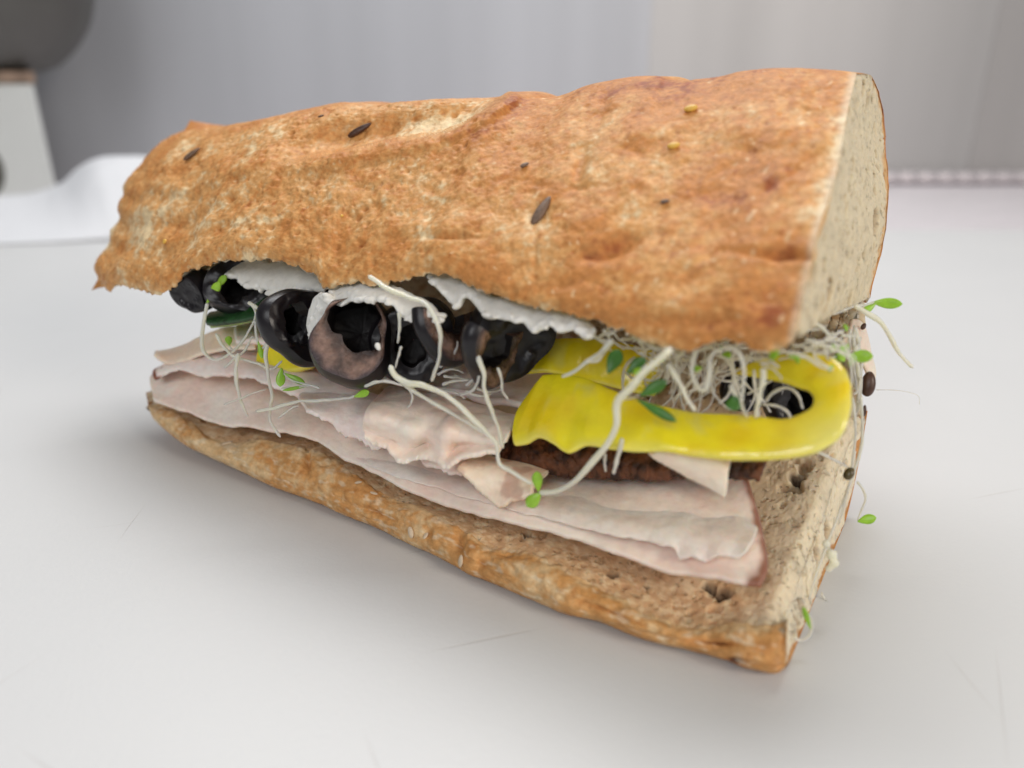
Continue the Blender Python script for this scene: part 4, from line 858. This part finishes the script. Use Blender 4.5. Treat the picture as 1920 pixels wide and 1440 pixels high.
sprout([(1258, 654), (1233, 677), (1206, 699), (1183, 727), (1158, 754), (1156, 796), (1139, 832), (1111, 866), (1078, 902), (1044, 921), (1011, 924)], .105, [(1014, 924, 988, 950, .15), (1010, 922, 1006, 884, .12)], off=-1.0,
       label='longest sprout draped over the yellow pepper, ending in two green leaves', taper=(1, .9), wig=.0)
sprout([(1166, 820), (1161, 846), (1156, 866), (1150, 890)], .085, off=-.5, label='short pale sprout end hanging under the yellow pepper')
sprout([(1134, 850), (1134, 870), (1136, 884)], .06, off=-.2, label='faint sprout end left of the short one under the pepper')
sprout([(1253, 682), (1272, 716), (1289, 749), (1303, 771)], .10, off=-.1, label='straight pale sprout lying down the middle of the yellow pepper')
sprout([(1168, 748), (1185, 746), (1204, 740)], .04, [(1200, 742, 1250, 714, .13), (1196, 750, 1268, 790, .10)], off=-.5, dark=True, label='sprout with two dark green leaves spread on the yellow pepper')
sprout([(1100, 630), (1130, 640), (1150, 660)], .04, [(1140, 700, 1162, 655, .16), (1176, 700, 1210, 672, .14)], off=.2, dark=True, label='dark green leafy sprout under the bread above the left of the pepper')
sprout([(1306, 653), (1297, 692), (1306, 723), (1322, 731), (1330, 701), (1333, 670), (1356, 653), (1383, 659), (1394, 687), (1394, 720), (1389, 759)], .075, off=.1, label='double looped sprout hanging left of the pepper loop', wig=0)
sprout([(1431, 690), (1430, 710), (1425, 737), (1417, 784)], .095, off=.3, label='straight tan sprout crossing the pepper loop opening')
sprout([(1370, 722), (1385, 752), (1402, 782)], .07, [(1380, 740, 1372, 770, .15)], off=.2, dark=True, label='sprout with a dark green leaf at the left of the pepper loop')
sprout([(1400, 740), (1425, 726), (1450, 712)], .05, off=1.8, label='thin sprout inside the pepper loop, slanting up')
sprout([(1430, 758), (1460, 762), (1478, 775), (1482, 790)], .06, off=1.6, label='curved sprout low inside the pepper loop')
sprout([(1435, 752), (1450, 735), (1475, 728), (1498, 745), (1505, 768)], .06, off=1.8, label='arching sprout high inside the pepper loop')
sprout([(1603, 573), (1625, 587), (1650, 603), (1669, 631), (1686, 662), (1712, 690)], .11, depth=[17.5, 18, 18.3], label='thick translucent sprout reaching out to the right into the air', wig=0)
sprout([(1560, 590), (1603, 574), (1622, 572), (1640, 566)], .06, [(1636, 567, 1692, 570, .13), (1644, 566, 1620, 584, .09)], depth=[17.5, 18.3], label='sprout with bright leaves sticking out right of the cut bread', wig=0)
sprout([(1520, 600), (1545, 618), (1562, 640), (1578, 660)], .09, [(1590, 668, 1637, 668, .14), (1578, 658, 1556, 690, .10), (1576, 655, 1598, 672, .06)], depth=[15.5, 16.5], label='sprout with green leaves at the right end above the pepper tip', wig=0)
sprout([(1642, 731), (1683, 732), (1720, 741), (1724, 759)], .018, depth=19.0, label='hair thin rootlet sticking out to the right', wig=0)
sprout([(1607, 903), (1618, 918), (1623, 935), (1616, 955), (1608, 975)], .055, [(1608, 978, 1643, 970, .12)], depth=18.6, label='sprout dangling off the right edge with one green leaf at its tip', wig=0)
sprout([(1614, 740), (1617, 800), (1612, 850), (1578, 950), (1552, 1017), (1530, 1077), (1516, 1133), (1526, 1168), (1546, 1168), (1554, 1142), (1540, 1110)], .065, depth=[17.6, 17.6, 17.4, 17.6, 17.6, 17.8], label='long wet sprout running down the cut end and curling at the board', wig=0)
sprout([(1600, 745), (1604, 800), (1600, 860), (1590, 920), (1572, 985)], .05, depth=[17.3, 17.2, 17.3, 17.6], label='thin wet sprout beside the long one on the cut end', wig=.03)
sprout([(1533, 847), (1560, 860), (1590, 876)], .055, depth=[16.0, 17.2], label='short sprout under the pepper tip on the cut crumb', wig=0)
sprout([(1487, 1197), (1505, 1200), (1518, 1190), (1523, 1167), (1508, 1140)], .05, [(1520, 1180, 1506, 1138, .06)], depth=15.9, label='green curl of sprout at the lower right corner of the bread', wig=0)
# tangle under the right part of the upper bread
bx_ = [(1090, 1500, 606, 690)]
rs = np.random.RandomState(5)
n_t = 0
lo = lambda x: np.interp(x, [p[0] for p in botT[10:]], [p[1] for p in botT[10:]])
for k in range(70):
    x0 = rs.uniform(1090, 1590); y0 = float(lo(min(x0, 1488))) + rs.uniform(-18, 30) - (max(0, x0 - 1488) * .15); off = rs.uniform(.3, 2.6) + (.8 if x0 > 1480 else 0)
    ang = rs.uniform(-.5, .5) if x0 > 1380 else rs.uniform(-1.4, 1.4); L_ = rs.uniform(40, 120); pts = []
    a = ang; x, y = x0, y0
    for s_ in range(6):
        pts.append((x, y)); x += math.cos(a) * L_ / 5; y += math.sin(a) * L_ / 5 * .7; a += rs.uniform(-.6, .7)
        y = min(y, 640 + (x - 1090) * .14 + 34)
    pts = [(min(p[0], 1602), p[1]) for p in pts]
    sprout(pts, rs.uniform(.035, .07), depth=[float(tT(x0)) + off, float(tT(x0)) + off + rs.uniform(-.6, .6)],
           leaves=[(pts[-1][0], pts[-1][1], pts[-1][0] + rs.uniform(-18, 18), pts[-1][1] + rs.uniform(-4, 14), rs.uniform(.08, .12))] if k % 4 == 0 else (), label='pale tangled sprout packed under the right half of the upper bread', group='tangled sprouts packed under the right half of the upper bread')
for k in range(8):
    x0 = rs.uniform(815, 900); y0 = rs.uniform(700, 735); c1, c2 = rs.uniform(-10, 10), rs.uniform(-3, 5); pts = [(x0 + i * 12, y0 + c1 * math.sin(i * .8) + i * c2) for i in range(5)]
    sprout(pts, rs.uniform(.05, .08), off=rs.uniform(.6, 1.4), label='pale sprout in shade between the olives and the yellow pepper', group='shaded sprouts between olives and pepper')

for k in range(46):
    x0 = rs.uniform(1185, 1420); y0 = rs.uniform(645, 700); a = rs.uniform(.7, 2.4); L_ = rs.uniform(50, 120); off = rs.uniform(1.6, 3.6); pts = []; x, y = x0, y0; cv = rs.uniform(-.5, .5)
    for s_ in range(6): pts.append((x, y)); x += math.cos(a) * L_ / 5; y += math.sin(a) * L_ / 5; a += cv + rs.uniform(-.15, .15)
    sprout(pts, rs.uniform(.035, .065), depth=[float(tT(x0)) + off, float(tT(x0)) + off + rs.uniform(-.5, .5)], label='pale sprout hanging in the pocket behind the yellow pepper ring', group='sprouts hanging behind the yellow pepper ring')
for k in range(10):
    x0 = rs.uniform(1584, 1612); pts = [(x0 + rs.uniform(-6, 6), 610 + k * 4 + i * rs.uniform(24, 36)) for i in range(5)]
    sprout(pts, rs.uniform(.05, .08), depth=[rs.uniform(17.6, 18.6), rs.uniform(17.3, 18.2)], label='wet sprout clinging to the cut end right of the pepper tip', group='wet sprouts on the cut end right of the pepper tip')
# seeds clinging to the right end
def loose_seed(x, y, t, a, b, ang, label, m):
    c = P(x, y, t); an = math.radians(ang); d1 = P(x + math.cos(an), y - math.sin(an), t) - c; d1 /= np.linalg.norm(d1); v = rel(c) / np.linalg.norm(rel(c)); d2 = np.cross(d1, v)
    la, lb = a * t / FPX, b * t / FPX; V, F = ellip(d1 * la, d2 * lb, v * lb * .8, c, 18, 14, point=.15)
    tag(mesh_obj('seed', V, F, m), label, 'seed')
loose_seed(1628, 720, 18.4, 24, 14, 82, 'dark brown shiny seed on the right edge beside the rootlet', M['seed'])
loose_seed(1592, 888, 17.2, 13, 10, 60, 'olive brown seed stuck on the lower cut crumb', mat('seed_olive', (.10, .075, .03), rough=.25, var=.5, var_scale=300))
loose_seed(1619, 612, 19.2, 7, 5, 60, 'small maroon seed on the pink turkey edge at the right rear', M['seed'])
loose_seed(1621, 770, 18.2, 11, 4, 85, 'narrow brown seed just below the shiny one on the right edge', M['seed'])
blob([(1560, 1040, 3.6, .13), (1564, 1056, 3.6, .12), (1555, 1066, 3.6, .10), (1550, 1020, 3.6, .10)], 'onion_scrap', 'small translucent onion scrap hanging on the lower right cut end', M['stem'], voxel=.02, cat='onion', amp=.02)

for o in C.objects:
    if '_org' in o: del o['_org']
